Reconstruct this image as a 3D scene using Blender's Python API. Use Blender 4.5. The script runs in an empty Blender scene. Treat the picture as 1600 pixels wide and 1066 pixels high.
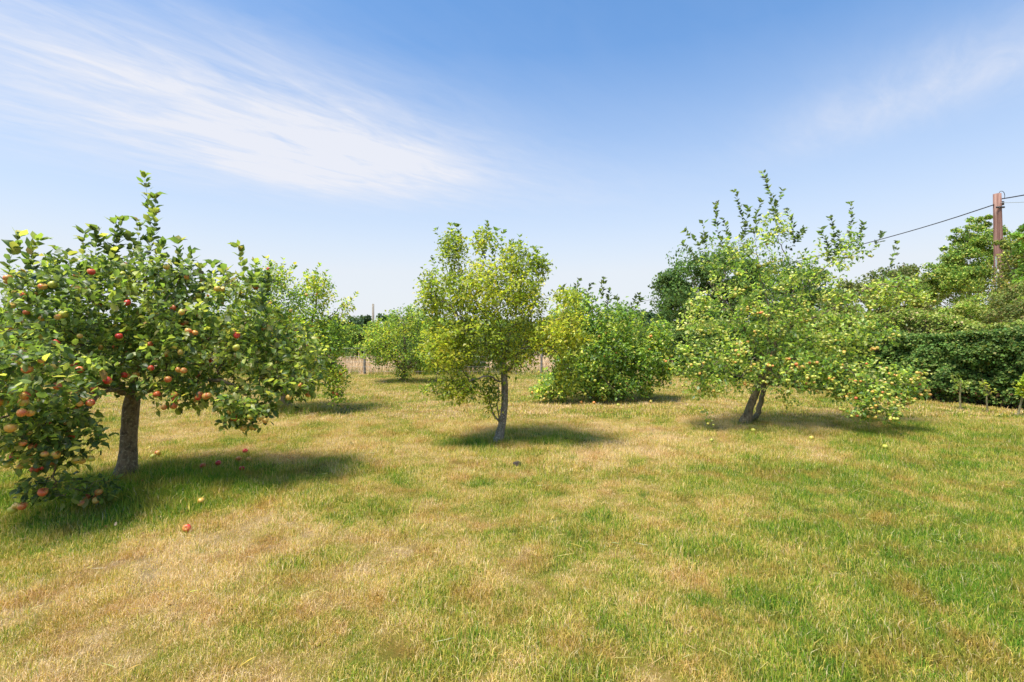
import bpy, math
import numpy as np
from mathutils import Matrix, Vector

R = np.random.default_rng(7)
S = bpy.context.scene
C = S.collection

# ------------------------------------------------------------------ camera
F, CX, HY, CH = 760.0, 800.0, 520.0, 1.6        # focal length in photo pixels, centre column, horizon row, eye height
cam = bpy.data.cameras.new('camera')
cam_o = bpy.data.objects.new('camera', cam); C.objects.link(cam_o)
cam_o.location = (0, 0, CH); cam_o.rotation_euler = (math.radians(90), 0, 0)
cam.sensor_width = 36.0; cam.lens = 36.0 * F / 1600.0
cam.shift_y = -(533 - HY) / 1600.0
cam.clip_start = 0.05; cam.clip_end = 3000
S.camera = cam_o

# ------------------------------------------------------------------ sun, sky, exposure
SUN = np.array([-0.38, -0.32, 1.25]); SUN = SUN / np.linalg.norm(SUN)
sun = bpy.data.lights.new('sun', 'SUN'); sun_o = bpy.data.objects.new('sun', sun); C.objects.link(sun_o)
sun.energy = 2.0; sun.angle = math.radians(20.0); sun.color = (1.0, 0.94, 0.85)
sun_o.rotation_euler = Vector(SUN).to_track_quat('Z', 'Y').to_euler()
S.view_settings.view_transform = 'Standard'; S.view_settings.look = 'None'
S.view_settings.exposure = 2.1; S.view_settings.gamma = 1.0; S.view_settings.use_curve_mapping = False

W = bpy.data.worlds.new('World'); S.world = W; W.use_nodes = True

class G:
    """small helper to write shader node graphs"""
    def __init__(s, tree): s.t = tree; s.n = tree.nodes; s.l = tree.links
    def new(s, kind, **kw):
        n = s.n.new(kind)
        for k, v in kw.items(): setattr(n, k, v)
        return n
    def put(s, sock, v):
        if isinstance(v, bpy.types.NodeSocket): s.l.new(v, sock)
        elif v is not None: sock.default_value = v
    def m(s, op, a, b=None, c=None, clamp=False):
        n = s.new('ShaderNodeMath', operation=op, use_clamp=clamp)
        s.put(n.inputs[0], a); s.put(n.inputs[1], b); s.put(n.inputs[2], c)
        return n.outputs[0]
    def mix(s, f, a, b, mode='MIX'):
        n = s.new('ShaderNodeMix', data_type='RGBA', blend_type=mode)
        s.put(n.inputs[0], f)
        s.put(n.inputs[6], a if isinstance(a, bpy.types.NodeSocket) else tuple(a) + (1,))
        s.put(n.inputs[7], b if isinstance(b, bpy.types.NodeSocket) else tuple(b) + (1,))
        return n.outputs[2]
    def noise(s, vec, scale, detail=4, rough=0.55, dist=0.0):
        n = s.new('ShaderNodeTexNoise')
        if vec is not None: s.l.new(vec, n.inputs['Vector'])
        n.inputs['Scale'].default_value = scale; n.inputs['Detail'].default_value = detail
        n.inputs['Roughness'].default_value = rough; n.inputs['Distortion'].default_value = dist
        return n.outputs[0]
    def ramp(s, f, stops):
        n = s.new('ShaderNodeValToRGB'); s.put(n.inputs[0], f)
        e = n.color_ramp.elements
        while len(e) < len(stops): e.new(0.5)
        for i, (p, c) in enumerate(stops):
            e[i].position = p; e[i].color = (tuple(c) + (1,)) if hasattr(c, '__len__') else (c, c, c, 1)
        return n.outputs[0]
    def xyz(s, x, y, z):
        n = s.new('ShaderNodeCombineXYZ'); s.put(n.inputs[0], x); s.put(n.inputs[1], y); s.put(n.inputs[2], z)
        return n.outputs[0]

g = G(W.node_tree); bg = W.node_tree.nodes['Background']
sky = g.new('ShaderNodeTexSky', sky_type='NISHITA')
sky.sun_disc = False
sky.sun_elevation = math.asin(SUN[2]); sky.sun_rotation = math.atan2(SUN[0], SUN[1]) % (2 * math.pi)
sky.air_density = 1.0; sky.dust_density = 0.6; sky.ozone_density = 3.0
tc = g.new('ShaderNodeTexCoord')
sp = g.new('ShaderNodeSeparateXYZ'); g.l.new(tc.outputs['Generated'], sp.inputs[0])
zz = g.m('MAXIMUM', sp.outputs[2], 0.045)
px_ = g.m('DIVIDE', sp.outputs[0], zz); py_ = g.m('DIVIDE', sp.outputs[1], zz)     # position on a flat cloud layer
def blobmask(cx, cy, ang, la, lb):
    ca, sa = math.cos(ang), math.sin(ang)
    dx = g.m('SUBTRACT', px_, cx); dy = g.m('SUBTRACT', py_, cy)
    a = g.m('DIVIDE', g.m('ADD', g.m('MULTIPLY', dx, ca), g.m('MULTIPLY', dy, sa)), la)
    b = g.m('DIVIDE', g.m('SUBTRACT', g.m('MULTIPLY', dy, ca), g.m('MULTIPLY', dx, sa)), lb)
    r2 = g.m('ADD', g.m('MULTIPLY', a, a), g.m('MULTIPLY', b, b))
    return g.m('POWER', 2.718, g.m('MULTIPLY', r2, -1.0))
def streaks(ang, stretch, scale, seed, dist=0.5, detail=7):
    ca, sa = math.cos(ang), math.sin(ang)
    a = g.m('ADD', g.m('MULTIPLY', px_, ca), g.m('MULTIPLY', py_, sa))
    b = g.m('SUBTRACT', g.m('MULTIPLY', py_, ca), g.m('MULTIPLY', px_, sa))
    v = g.xyz(g.m('DIVIDE', a, stretch), b, seed)
    return g.noise(v, scale, detail, 0.62, dist)
m1 = g.m('MULTIPLY', blobmask(-1.6, 2.5, 0.72, 1.35, 0.85), 0.95)
m2 = g.m('MULTIPLY', blobmask(-1.0, 3.0, 0.25, 0.72, 0.55), 1.0)
m3 = g.m('MULTIPLY', blobmask(-1.3, 1.9, 0.8, 1.2, 0.45), 0.65)
m4 = g.m('MULTIPLY', blobmask(1.75, 1.9, 1.9, 0.8, 0.36), 0.62)
m5 = g.m('MULTIPLY', blobmask(0.3, 3.4, 0.5, 0.9, 0.6), 0.18)
mask = g.m('ADD', g.m('ADD', m1, m2), g.m('ADD', m3, g.m('ADD', m4, g.m('ADD', m5, 0.04))))
s1 = streaks(0.72, 2.6, 1.3, 3.1, 1.6)
s2 = streaks(0.95, 2.2, 4.5, 8.4, 1.2)
st = g.m('ADD', g.m('MULTIPLY', s1, 0.68), g.m('MULTIPLY', s2, 0.32))
s3 = streaks(0.8, 3.0, 7.0, 5.5, 0.7, 9)
st = g.m('ADD', g.m('MULTIPLY', st, 0.62), g.m('MULTIPLY', s3, 0.38))
st = g.ramp(st, [(0.34, 0.0), (0.50, 0.45), (0.68, 1.0)])
cl = g.m('MULTIPLY', g.m('ADD', g.m('MULTIPLY', st, 0.95), 0.24), mask, clamp=True)
cl = g.m('MULTIPLY', cl, 0.93, clamp=True)
tint = g.mix(1.0, sky.outputs[0], (0.13, 0.40, 0.56), 'MULTIPLY')
hz = g.ramp(g.m('MAXIMUM', sp.outputs[2], 0.0), [(0.0, 1.0), (0.12, 0.93), (0.22, 0.68), (0.34, 0.41), (0.50, 0.14), (0.75, 0.02)])
tint = g.mix(hz, tint, (2.08, 2.15, 2.25))
skyc = g.mix(cl, tint, (2.1, 2.14, 2.32))
g.l.new(skyc, bg.inputs[0]); bg.inputs[1].default_value = 0.095

# ------------------------------------------------------------------ helpers
def at(px, py, Y):
    """photo pixel at ground distance Y -> place in the world"""
    return np.array([(px - CX) / F * Y, Y, CH + (HY - py) / F * Y])
def ground_at(px, py):
    Y = CH * F / (py - HY)
    return np.array([(px - CX) / F * Y, Y, 0.0])
def unit(v):
    return v / np.maximum(np.linalg.norm(v, axis=-1, keepdims=True), 1e-9)
def tag(o, label=None, cat=None, group=None, kind=None):
    for k, v in (('label', label), ('category', cat), ('group', group), ('kind', kind)):
        if v: o[k] = v
    return o
def empty(name, loc=(0, 0, 0)):
    o = bpy.data.objects.new(name, None); C.objects.link(o); o.location = tuple(float(v) for v in loc)
    o.empty_display_size = 0.2
    return o
def link(name, mesh, parent=None, kind=None):
    o = bpy.data.objects.new(name, mesh); C.objects.link(o)
    if parent is not None:
        o.parent = parent
        o.matrix_parent_inverse = Matrix.Translation(parent.location).inverted()
    if kind: o['kind'] = kind
    return o
def np_mesh(name, verts, faces, mat, cols=None, smooth=False, mats=None, midx=None):
    """verts (n,3); faces (m,k) array or list of such arrays"""
    if not isinstance(faces, list): faces = [faces]
    faces = [f for f in faces if len(f)]
    me = bpy.data.meshes.new(name)
    nl = sum(f.size for f in faces); nf = sum(len(f) for f in faces)
    me.vertices.add(len(verts)); me.vertices.foreach_set('co', np.ascontiguousarray(verts, dtype=np.float32).ravel())
    me.loops.add(nl); me.polygons.add(nf)
    me.loops.foreach_set('vertex_index', np.concatenate([f.ravel() for f in faces]).astype(np.int32))
    tot = np.concatenate([np.full(len(f), f.shape[1]) for f in faces])
    start = np.concatenate([[0], np.cumsum(tot)[:-1]])
    me.polygons.foreach_set('loop_start', start.astype(np.int32))
    if smooth: me.polygons.foreach_set('use_smooth', np.ones(nf, dtype=bool))
    if cols is not None:
        a = me.attributes.new('col', 'FLOAT_COLOR', 'POINT')
        c4 = np.ones((len(verts), 4), dtype=np.float32); c4[:, :3] = cols
        a.data.foreach_set('color', c4.ravel())
    for mm in (mats or [mat]): me.materials.append(mm)
    if midx is not None: me.polygons.foreach_set('material_index', np.asarray(midx, dtype=np.int32))
    me.update(calc_edges=True)
    return me

# value noise in numpy for the lawn's patches
def vnoise(x, y, seed):
    def h(i, j):
        n = (i.astype(np.int64) * 374761393 + j.astype(np.int64) * 668265263 + seed * 1442695041) & 0x7fffffff
        n = ((n ^ (n >> 13)) * 1274126177) & 0x7fffffff
        return ((n ^ (n >> 16)) & 0xffff) / 65535.0
    i = np.floor(x); j = np.floor(y); fx = x - i; fy = y - j
    fx = fx * fx * (3 - 2 * fx); fy = fy * fy * (3 - 2 * fy)
    a = h(i, j); b = h(i + 1, j); c = h(i, j + 1); d = h(i + 1, j + 1)
    return (a * (1 - fx) + b * fx) * (1 - fy) + (c * (1 - fx) + d * fx) * fy
def fbm(x, y, seed, o=4):
    s = 0; a = 1; t = 0
    for k in range(o):
        s = s + a * vnoise(x * 2 ** k + 17.3 * k, y * 2 ** k - 9.1 * k, seed + k); t += a; a *= 0.55
    return s / t

# ------------------------------------------------------------------ materials
def new_mat(name):
    m = bpy.data.materials.new(name); m.use_nodes = True
    gg = G(m.node_tree); b = m.node_tree.nodes['Principled BSDF']
    return m, gg, b
def leaf_mat(name, transl=0.38, rough=0.5, under=1.35, gloss=0.35):
    m, q, b = new_mat(name)
    at_ = q.new('ShaderNodeAttribute', attribute_name='col')
    geo = q.new('ShaderNodeNewGeometry')
    nz = q.noise(geo.outputs['Position'], 45, 2)
    col = q.mix(0.25, at_.outputs[0], q.ramp(nz, [(0.3, 0.55), (0.7, 1.35)]), 'MULTIPLY')
    pale = q.mix(0.35, q.mix(1.0, col, (under, under, under), 'MULTIPLY'), (0.20, 0.24, 0.15))
    col2 = q.mix(geo.outputs['Backfacing'], col, pale)
    q.l.new(col2, b.inputs['Base Color']); b.inputs['Roughness'].default_value = rough
    b.inputs['Specular IOR Level'].default_value = gloss
    tr = q.new('ShaderNodeBsdfTranslucent')
    q.l.new(q.mix(1.0, col2, (1.5, 1.55, 0.55), 'MULTIPLY'), tr.inputs[0])
    mx = q.new('ShaderNodeMixShader'); mx.inputs[0].default_value = transl
    q.l.new(b.outputs[0], mx.inputs[1]); q.l.new(tr.outputs[0], mx.inputs[2])
    q.l.new(mx.outputs[0], m.node_tree.nodes['Material Output'].inputs[0])
    return m
M_LEAF = leaf_mat('leaf', 0.50, 0.42, 1.4, 0.5)
M_LEAF_FAR = leaf_mat('leaf_far', 0.30, 0.6, 1.15, 0.2)
def bark_mat(name, c1, c2, c3, scale=18):
    m, q, b = new_mat(name)
    t = q.new('ShaderNodeTexCoord'); mp = q.new('ShaderNodeMapping'); q.l.new(t.outputs['Object'], mp.inputs[0])
    mp.inputs['Scale'].default_value = (1, 1, 0.45)
    n1 = q.noise(mp.outputs[0], scale, 6, 0.65, 0.4); n2 = q.noise(t.outputs['Object'], scale * 2.3, 4, 0.6)
    n3 = q.noise(t.outputs['Object'], 6, 3)
    col = q.ramp(n1, [(0.32, c1), (0.6, c2)])
    col = q.mix(q.ramp(n2, [(0.54, 0.0), (0.64, 0.8)]), col, c3)
    col = q.mix(q.ramp(n3, [(0.5, 0.0), (0.7, 0.4)]), col, (0.10, 0.12, 0.05))
    q.l.new(col, b.inputs['Base Color']); b.inputs['Roughness'].default_value = 0.95
    bp = q.new('ShaderNodeBump'); bp.inputs['Strength'].default_value = 0.9; bp.inputs['Distance'].default_value = 0.02
    q.l.new(n1, bp.inputs['Height']); q.l.new(bp.outputs[0], b.inputs['Normal'])
    return m
M_BARK = bark_mat('bark_brown', (0.06, 0.043, 0.027), (0.24, 0.175, 0.105), (0.34, 0.29, 0.18))
M_BARK_GREY = bark_mat('bark_lichen', (0.07, 0.052, 0.04), (0.24, 0.20, 0.155), (0.55, 0.52, 0.45), 22)
M_TWIG = bark_mat('bark_twig', (0.05, 0.032, 0.025), (0.12, 0.08, 0.055), (0.16, 0.13, 0.09), 40)
def apple_mat(name, ground_c, blush_c, lo, hi):
    m, q, b = new_mat(name)
    t = q.new('ShaderNodeTexCoord'); oi = q.new('ShaderNodeObjectInfo')
    v = q.new('ShaderNodeVectorMath', operation='ADD'); q.l.new(t.outputs['Object'], v.inputs[0])
    q.l.new(q.xyz(q.m('MULTIPLY', oi.outputs['Random'], 31.0), q.m('MULTIPLY', oi.outputs['Random'], 17.0), 0.0), v.inputs[1])
    n = q.noise(v.outputs[0], 14, 3, 0.5); n2 = q.noise(v.outputs[0], 160, 2)
    k = q.m('ADD', q.m('ADD', n, q.m('MULTIPLY', q.m('SUBTRACT', oi.outputs['Random'], 0.5), 0.45)), q.m('MULTIPLY', q.m('SUBTRACT', n2, 0.5), 0.2))
    col = q.mix(q.ramp(k, [(lo, 0.0), (hi, 1.0)]), ground_c, blush_c)
    q.l.new(col, b.inputs['Base Color']); b.inputs['Roughness'].default_value = 0.38
    b.inputs['Subsurface Weight'].default_value = 0.08; b.inputs['Subsurface Radius'].default_value = (0.01, 0.005, 0.002)
    return m
M_APPLE_RED = apple_mat('apple_red', (0.55, 0.32, 0.06), (0.55, 0.045, 0.03), 0.34, 0.56)
M_APPLE_ORG = apple_mat('apple_orange', (0.60, 0.40, 0.09), (0.62, 0.13, 0.045), 0.40, 0.66)
M_APPLE_YEL = apple_mat('apple_yellow', (0.42, 0.42, 0.06), (0.62, 0.22, 0.06), 0.52, 0.78)
M_APPLE_GRN = apple_mat('apple_green', (0.42, 0.43, 0.07), (0.65, 0.28, 0.06), 0.54, 0.80)

# ------------------------------------------------------------------ leaves
TH = np.array([(0, 0, 0), (.30, 0, -.02), (.68, 0, -.02), (1, 0, -.14),            # midrib
               (.22, .40, .10), (.62, .46, .08), (.22, -.40, .10), (.62, -.46, .08), (-.22, 0, .02)], float)
FH3 = np.array([(0, 1, 4), (0, 6, 1), (5, 2, 3), (2, 7, 3)]); FH4 = np.array([(1, 2, 5, 4), (1, 6, 7, 2)])
TL = np.array([(0, 0, 0), (.45, .5, .12), (1, 0, -.10), (.45, -.5, .12)], float)
FL3 = np.array([(0, 2, 1), (0, 3, 2)])
def leaf_geo(P, D, N, L, Wd, Cc, hi=True, fold=1.0):
    n = len(P); T = TH if hi else TL
    D = unit(D); N = unit(N - (N * D).sum(1, keepdims=True) * D); Sd = np.cross(N, D)
    curl = 1 + 0.9 * R.standard_normal(n)[:, None]
    V = (P[:, None] + T[None, :, 0:1] * (D * L[:, None])[:, None] + T[None, :, 1:2] * (Sd * Wd[:, None])[:, None]
         + (T[None, :, 2:3] * (N * L[:, None] * fold)[:, None]) * curl[:, None])
    off = (np.arange(n) * len(T))[:, None, None]
    if hi: fs = [(FH3[None] + off).reshape(-1, 3), (FH4[None] + off).reshape(-1, 4)]
    else: fs = [(FL3[None] + off).reshape(-1, 3)]
    return V.reshape(-1, 3), fs, np.repeat(Cc, len(T), axis=0)
def pick_cols(n, pal, w, jit=0.30):
    pal = np.array(pal); w = np.array(w, float); w /= w.sum()
    c = pal[R.choice(len(pal), n, p=w)]
    c = c * np.exp(jit * R.standard_normal((n, 1))) * np.exp(0.07 * R.standard_normal((n, 3)))
    return np.clip(c, 0.005, 0.75)

# ------------------------------------------------------------------ fruit
def apple_mesh(name, mat, r=0.037, sq=0.86, seed=0):
    rr = np.random.default_rng(seed); ns = 10
    prof = [(0.0, .62), (.22, .80), (.55, .93), (.86, .66), (1.0, .18), (.93, -.32), (.66, -.74), (.34, -.92), (.10, -.84), (0, -.80)]
    V = []; lob = rr.uniform(0, 6.28)
    for k, (a, z) in enumerate(prof):
        if a == 0: V.append((0, 0, z * r * sq)); continue
        for s in range(ns):
            t = 2 * math.pi * s / ns; q = a * r * (1 + .035 * math.cos(2 * t + lob) + .02 * math.cos(5 * t))
            V.append((q * math.cos(t), q * math.sin(t), z * r * sq))
    tri = []; quad = []; n = len(prof); last = len(V) - 1
    for s in range(ns):
        tri.append((0, 1 + s, 1 + (s + 1) % ns)); b = 1 + (n - 3) * ns
        tri.append((last, b + (s + 1) % ns, b + s))
        for k in range(n - 3):
            a0 = 1 + k * ns; a1 = a0 + ns
            quad.append((a0 + s, a1 + s, a1 + (s + 1) % ns, a0 + (s + 1) % ns))
    m = len(V)                                                         # stalk
    V += [(.0022, 0, r * .45), (-.0011, .0019, r * .45), (-.0011, -.0019, r * .45), (.006, .004, r * 1.25), (.004, .005, r * 1.25), (.004, .003, r * 1.25)]
    quad += [(m, m + 1, m + 4, m + 3), (m + 1, m + 2, m + 5, m + 4), (m + 2, m, m + 3, m + 5)]
    return np_mesh(name, np.array(V), [np.array(tri), np.array(quad)], mat, smooth=True,
                   mats=[mat, M_TWIG], midx=[0] * len(tri) + [0] * (len(quad) - 3) + [1] * 3)
AP = {}
for k, mat, r in (('red', M_APPLE_RED, .034), ('org', M_APPLE_ORG, .033), ('sml', M_APPLE_ORG, .026), ('yel', M_APPLE_YEL, .036), ('grn', M_APPLE_GRN, .026)):
    AP[k] = [apple_mesh('apple_' + k, mat, r, sq, i) for i, sq in enumerate((.84, .92, .80))]
def rand_rot(tilt=0.5):
    return (float(R.normal(0, tilt)), float(R.normal(0, tilt)), float(R.uniform(0, 6.28)))

# ------------------------------------------------------------------ tree skeleton
class Skel:
    def __init__(s): s.P = []; s.par = []; s.leafy = []; s.fam = []
    def add(s, p, par, leafy=0): s.P.append(np.asarray(p, float)); s.par.append(par); s.leafy.append(leafy); return len(s.P) - 1
    def nearest(s, p, upto=None):
        A = np.array(s.P[:upto] if upto else s.P); return int(np.argmin(((A - p) ** 2).sum(1)))
    def poly(s, pts, par=None, step=0.06, wob=0.012, leafy=0):
        pts = [np.asarray(p, float) for p in pts]
        if par is None and s.P: par = s.nearest(pts[0]); pts[0] = s.P[par]
        # Catmull-Rom through the points
        Q = [2 * pts[0] - pts[1]] + pts + [2 * pts[-1] - pts[-2]]; out = []
        for i in range(1, len(Q) - 2):
            L = np.linalg.norm(Q[i + 1] - Q[i]); n = max(2, int(L / step))
            for k in range(n):
                t = k / n; a, b, c, d = Q[i - 1], Q[i], Q[i + 1], Q[i + 2]
                out.append(0.5 * ((2 * b) + (c - a) * t + (2 * a - 5 * b + 4 * c - d) * t * t + (3 * b - a - 3 * c + d) * t ** 3))
        out.append(pts[-1]); w = np.zeros(3); idx = []
        for k, p in enumerate(out):
            if k == 0 and par is not None: idx.append(par); continue
            w = w * 0.8 + R.normal(0, wob, 3); par = s.add(p + w, -1 if par is None else par, leafy); idx.append(par)
        return idx
    def fill(s, targets, step=0.055, droop=0.0, wob=0.01):
        """join every target to the closest suitable point of the skeleton with a curved twig"""
        targets = np.array(targets)
        A = np.array(s.P); d0 = np.array([((A - t) ** 2).sum(1).min() for t in targets])
        for t in targets[np.argsort(d0)]:
            A = np.array(s.P) if len(s.P) != len(A) else A
            par = np.array(s.par); dirs = unit(A - A[np.maximum(par, 0)])
            v = t - A; d = np.linalg.norm(v, axis=1) + 1e-6
            cosang = (v * dirs).sum(1) / d
            cost = d * (1.55 - 0.55 * cosang); cost[:s.base] += 1.5
            i = int(np.argmin(cost)); L = d[i]
            if L < 0.05: continue
            p0 = A[i]; td = dirs[i]; vd = v[i] / L
            p1 = p0 + unit(td * 0.6 + vd + R.normal(0, .18, 3)) * L * 0.35
            p2 = t - unit(vd + np.array([0, 0, 0.35 - droop]) + R.normal(0, .2, 3)) * L * 0.3
            n = max(2, int(L / step)); pr = i
            for k in range(1, n + 1):
                u = k / n; q = (1 - u) ** 3 * p0 + 3 * (1 - u) ** 2 * u * p1 + 3 * (1 - u) * u * u * p2 + u ** 3 * t
                pr = s.add(q + R.normal(0, wob, 3) * (u < 1), pr, 1)
    def finish(s, r_tip, r_base):
        n = len(s.P); s.P = np.array(s.P); s.par = np.array(s.par); s.leafy = np.array(s.leafy)
        kids = [[] for _ in range(n)]
        for i in range(n):
            if s.par[i] >= 0: kids[s.par[i]].append(i)
        tips = np.zeros(n); ln = np.zeros(n)
        for i in range(n - 1, -1, -1):
            if not kids[i]: tips[i] = 1
            if s.par[i] >= 0: tips[s.par[i]] += tips[i]; ln[s.par[i]] = max(ln[s.par[i]], ln[i] + 1)
        pw = math.log(r_base / r_tip) / math.log(max(tips[0], 3))
        s.r = r_tip * tips ** pw * np.where(tips < tips[0] * .6, .72 + .28 * (tips / tips[0] / .6), 1) * (0.75 + 0.25 * np.minimum(ln / 6, 1)); s.kids = kids; s.tips = tips
        chains = []; stack = [(0, -1)]
        while stack:
            i, fr = stack.pop(); ch = ([fr] if fr >= 0 else []) + [i]
            while kids[i]:
                ks = sorted(kids[i], key=lambda k: -tips[k])
                for k in ks[1:]: stack.append((k, i))
                i = ks[0]; ch.append(i)
            chains.append(ch)
        s.chains = chains
def tube_geo(P, r, ns, off=0, flare=None, rough=0.0):
    """tube along P with radii r"""
    n = len(P); T = np.gradient(P, axis=0); T = unit(T)
    ref = np.array([1.0, 0.2, 0.0]) if abs(T[:, 2]).mean() > .6 else np.array([0, 0, 1.0])
    U = unit(np.cross(T, ref)); Vv = np.cross(T, U)
    a = np.arange(ns) * 2 * math.pi / ns
    rr = r[:, None] * np.ones((1, ns))
    if rough: rr = rr * (1 + rough * (np.cos(a * 2 + 1)[None] * .5 + R.normal(0, .35, (n, ns)) + np.sin(3 * a + .3)[None] * .5))
    V = P[:, None] + U[:, None] * (np.cos(a)[None] * rr)[..., None] + Vv[:, None] * (np.sin(a)[None] * rr)[..., None]
    i = np.arange(n - 1)[:, None] * ns; j = np.arange(ns)[None]; j2 = (j + 1) % ns
    f = np.stack([i + j, i + j2, i + ns + j2, i + ns + j], -1).reshape(-1, 4) + off
    V = V.reshape(-1, 3); cap = None
    return V, f
def join_geo(parts):
    Vs = []; Fs = []; o = 0
    for V, f in parts: Vs.append(V); Fs.append(f + o); o += len(V)
    return np.concatenate(Vs), np.concatenate(Fs)

DENS = [1.0]
def blob_pts(b, n=None, shell=0.0):
    px, py, rx, ry, Y, dY, cnt = b
    cnt = int((n or cnt) * 1.7 * DENS[0]); v = unit(R.normal(0, 1, (cnt, 3))); r = R.uniform(shell, 1, (cnt, 1)) ** (1 / 2.4)
    v = v * r; c = at(px, py, Y)
    return c + v * np.array([rx / F * Y, dY, ry / F * Y])

def grow_tree(name, label, cat, base_px, Y, trunk, limbs, blobs, shoots, r_tip, r_base, pal, pw, leaf_len, per_node,
              group=None, fruit=None, hi=False, leaf_parts=0, bark=None, ns=8, droop=0.0, leaf_thr=4.0, step=.055, spread=.03, min_z=.06, shoot_pal=None, flare=0.8, clear=None, shoot_leaf=1.0, thick={}):
    base = at(base_px, HY + CH * F / Y, Y); base[2] = 0
    root = empty(name, base); tag(root, label, cat, group)
    sk = Skel(); sk.base = 0
    T3 = [at(*p) for p in trunk]; T3[0][2] = -0.04
    idx = sk.poly(T3, step=0.06, wob=.004)
    sk.base = max(1, len(idx) - 4)
    lidx = [sk.poly([at(*p) for p in L], wob=.012) for L in limbs]
    tg = np.concatenate([blob_pts(b) for b in blobs])
    tg[:, 2] = np.maximum(tg[:, 2], min_z + R.uniform(0, .12, len(tg)))
    if clear is not None: tg = tg[~clear(tg)]
    nb = len(sk.P); sk.fill(tg, step=step, droop=droop)
    sh_from = len(sk.P)
    for sh in shoots:
        p0 = at(sh[0], sh[1], sh[4]); p1 = at(sh[2], sh[3], sh[4] + (sh[5] if len(sh) > 5 else 0))
        i = sk.nearest(p0); mid = (sk.P[i] + p1) / 2 + R.normal(0, .03, 3); mid[2] -= .02
        sk.poly([sk.P[i], mid, p1], par=i, step=.045, wob=.003, leafy=2)
    sk.finish(r_tip, r_base)
    P, r = sk.P, sk.r
    for k, v in thick.items():
        q_ = np.array(lidx[k][1:]); r[q_] = np.maximum(r[q_], v * np.linspace(1, .25, len(q_)) ** .7)
    if flare:
        z = P[:, 2]; k = np.arange(len(P)) < len(idx)
        r = np.where(k, r * (1 + flare * np.exp(-np.maximum(z, 0) / .13)), r)
        sk.r = r
    bark = bark or M_BARK
    ch = sorted(sk.chains, key=lambda c: -(c[0] == 0) * 1e9 - sk.r[c[min(1, len(c) - 1)]] * len(c))
    twigs = []
    nbig = 0
    for k, c in enumerate(ch):
        if len(c) < 2: continue
        rr = r[c].copy()
        if c[0] != 0: rr[0] = min(rr[0], rr[1] * 1.25)
        rr[-1] *= .35
        big = k == 0 or (rr[1] > r_base * .17 and len(c) > 8 and nbig < 14)
        V, f = tube_geo(P[c], rr, ns * 2 if k == 0 else (ns if big else (4 if rr[1] > .006 else 3)), rough=.09 if k == 0 else (.04 if big else 0))
        if big:
            link('trunk' if k == 0 else 'branch', np_mesh(name + '_limb', V, f, bark, smooth=True), root); nbig += 1
        else: twigs.append((V, f))
    if twigs:
        V, f = join_geo(twigs); link('twigs', np_mesh(name + '_twigs', V, f, M_TWIG, smooth=True), root, 'stuff')
    # leaves
    par = np.maximum(sk.par, 0); D = unit(P - P[par])
    thin = (sk.tips <= leaf_thr * 2) & (np.arange(len(P)) >= len(idx)) & (sk.leafy >= 1)
    ii = np.nonzero(thin)[0]; cnt = R.poisson(per_node * 1.9, len(ii)); cnt = np.where(sk.leafy[ii] == 2, np.maximum(1, R.poisson(2.6 * shoot_leaf, len(ii))), cnt)
    endn = np.array([not sk.kids[i] for i in ii]); cnt = cnt + endn * 3
    li = np.repeat(ii, cnt); n = len(li)
    t = D[li]; rnd = unit(R.normal(0, 1, (n, 3))); side = unit(rnd - (rnd * t).sum(1, keepdims=True) * t)
    isS = (sk.leafy[li] == 2)[:, None]
    d = np.where(isS, t * .75 + side * .75, t * .35 + side * 1.0 + np.array([0, 0, -.05 - droop * .3]) + R.normal(0, .25, (n, 3)))
    d = unit(d)
    N = np.array([0, 0, 1.0]) * np.where(isS, .5, 1.0) + SUN * .35 + R.normal(0, .55, (n, 3)) + np.where(isS, t * .8 - side * .2, 0)
    Pp = P[li] + R.normal(0, 1, (n, 3)) * np.where(isS, .004, spread) + d * .012
    L = leaf_len * np.clip(R.normal(1, .22, n), .45, 1.5) * np.where(isS[:, 0], 1.35, 1.0); Wd = L * R.uniform(.55, .72, n)
    pa = np.array(pal); od = np.argsort(pa @ np.array([.5, .5, 0])); cw = np.cumsum(np.array(pw, float)[od]); cw /= cw[-1]
    sd = len(P) % 97; reg = fbm(Pp[:, 0] * 2.2 + Pp[:, 1] * .9 + sd, Pp[:, 2] * 2.2 - Pp[:, 1] * .7, 300 + sd, 3)
    reg = np.argsort(np.argsort(reg)) / max(n, 1); u_ = .34 * reg + .66 * R.uniform(0, 1, n); u_ = np.argsort(np.argsort(u_)) / max(n, 1)
    Cc = pa[od][np.minimum(np.searchsorted(cw, u_), len(pa) - 1)] * np.exp(.22 * R.standard_normal((n, 1))) * np.exp(.06 * R.standard_normal((n, 3))); Cc = np.clip(Cc, .005, .75)
    if shoot_pal is not None:
        Cs = pick_cols(n, *shoot_pal); Cc = np.where(isS, Cs, Cc)
    ok = Pp[:, 2] > .03
    Pp, d, N, L, Wd, Cc = Pp[ok], d[ok], N[ok], L[ok], Wd[ok], Cc[ok]; n = len(Pp)
    ap = L * F / np.maximum(Pp[:, 1], .3); inview = np.abs(Pp[:, 0] / Pp[:, 1]) < 1.05
    order = np.argsort(-(ap * inview)); sep = order[:leaf_parts]; rest = np.setdiff1d(np.arange(n), sep)
    V, fs, cc = leaf_geo(Pp[rest], d[rest], N[rest], L[rest], Wd[rest], Cc[rest], hi)
    link('foliage', np_mesh(name + '_foliage', V, fs, M_LEAF, cc), root, 'stuff')
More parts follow.
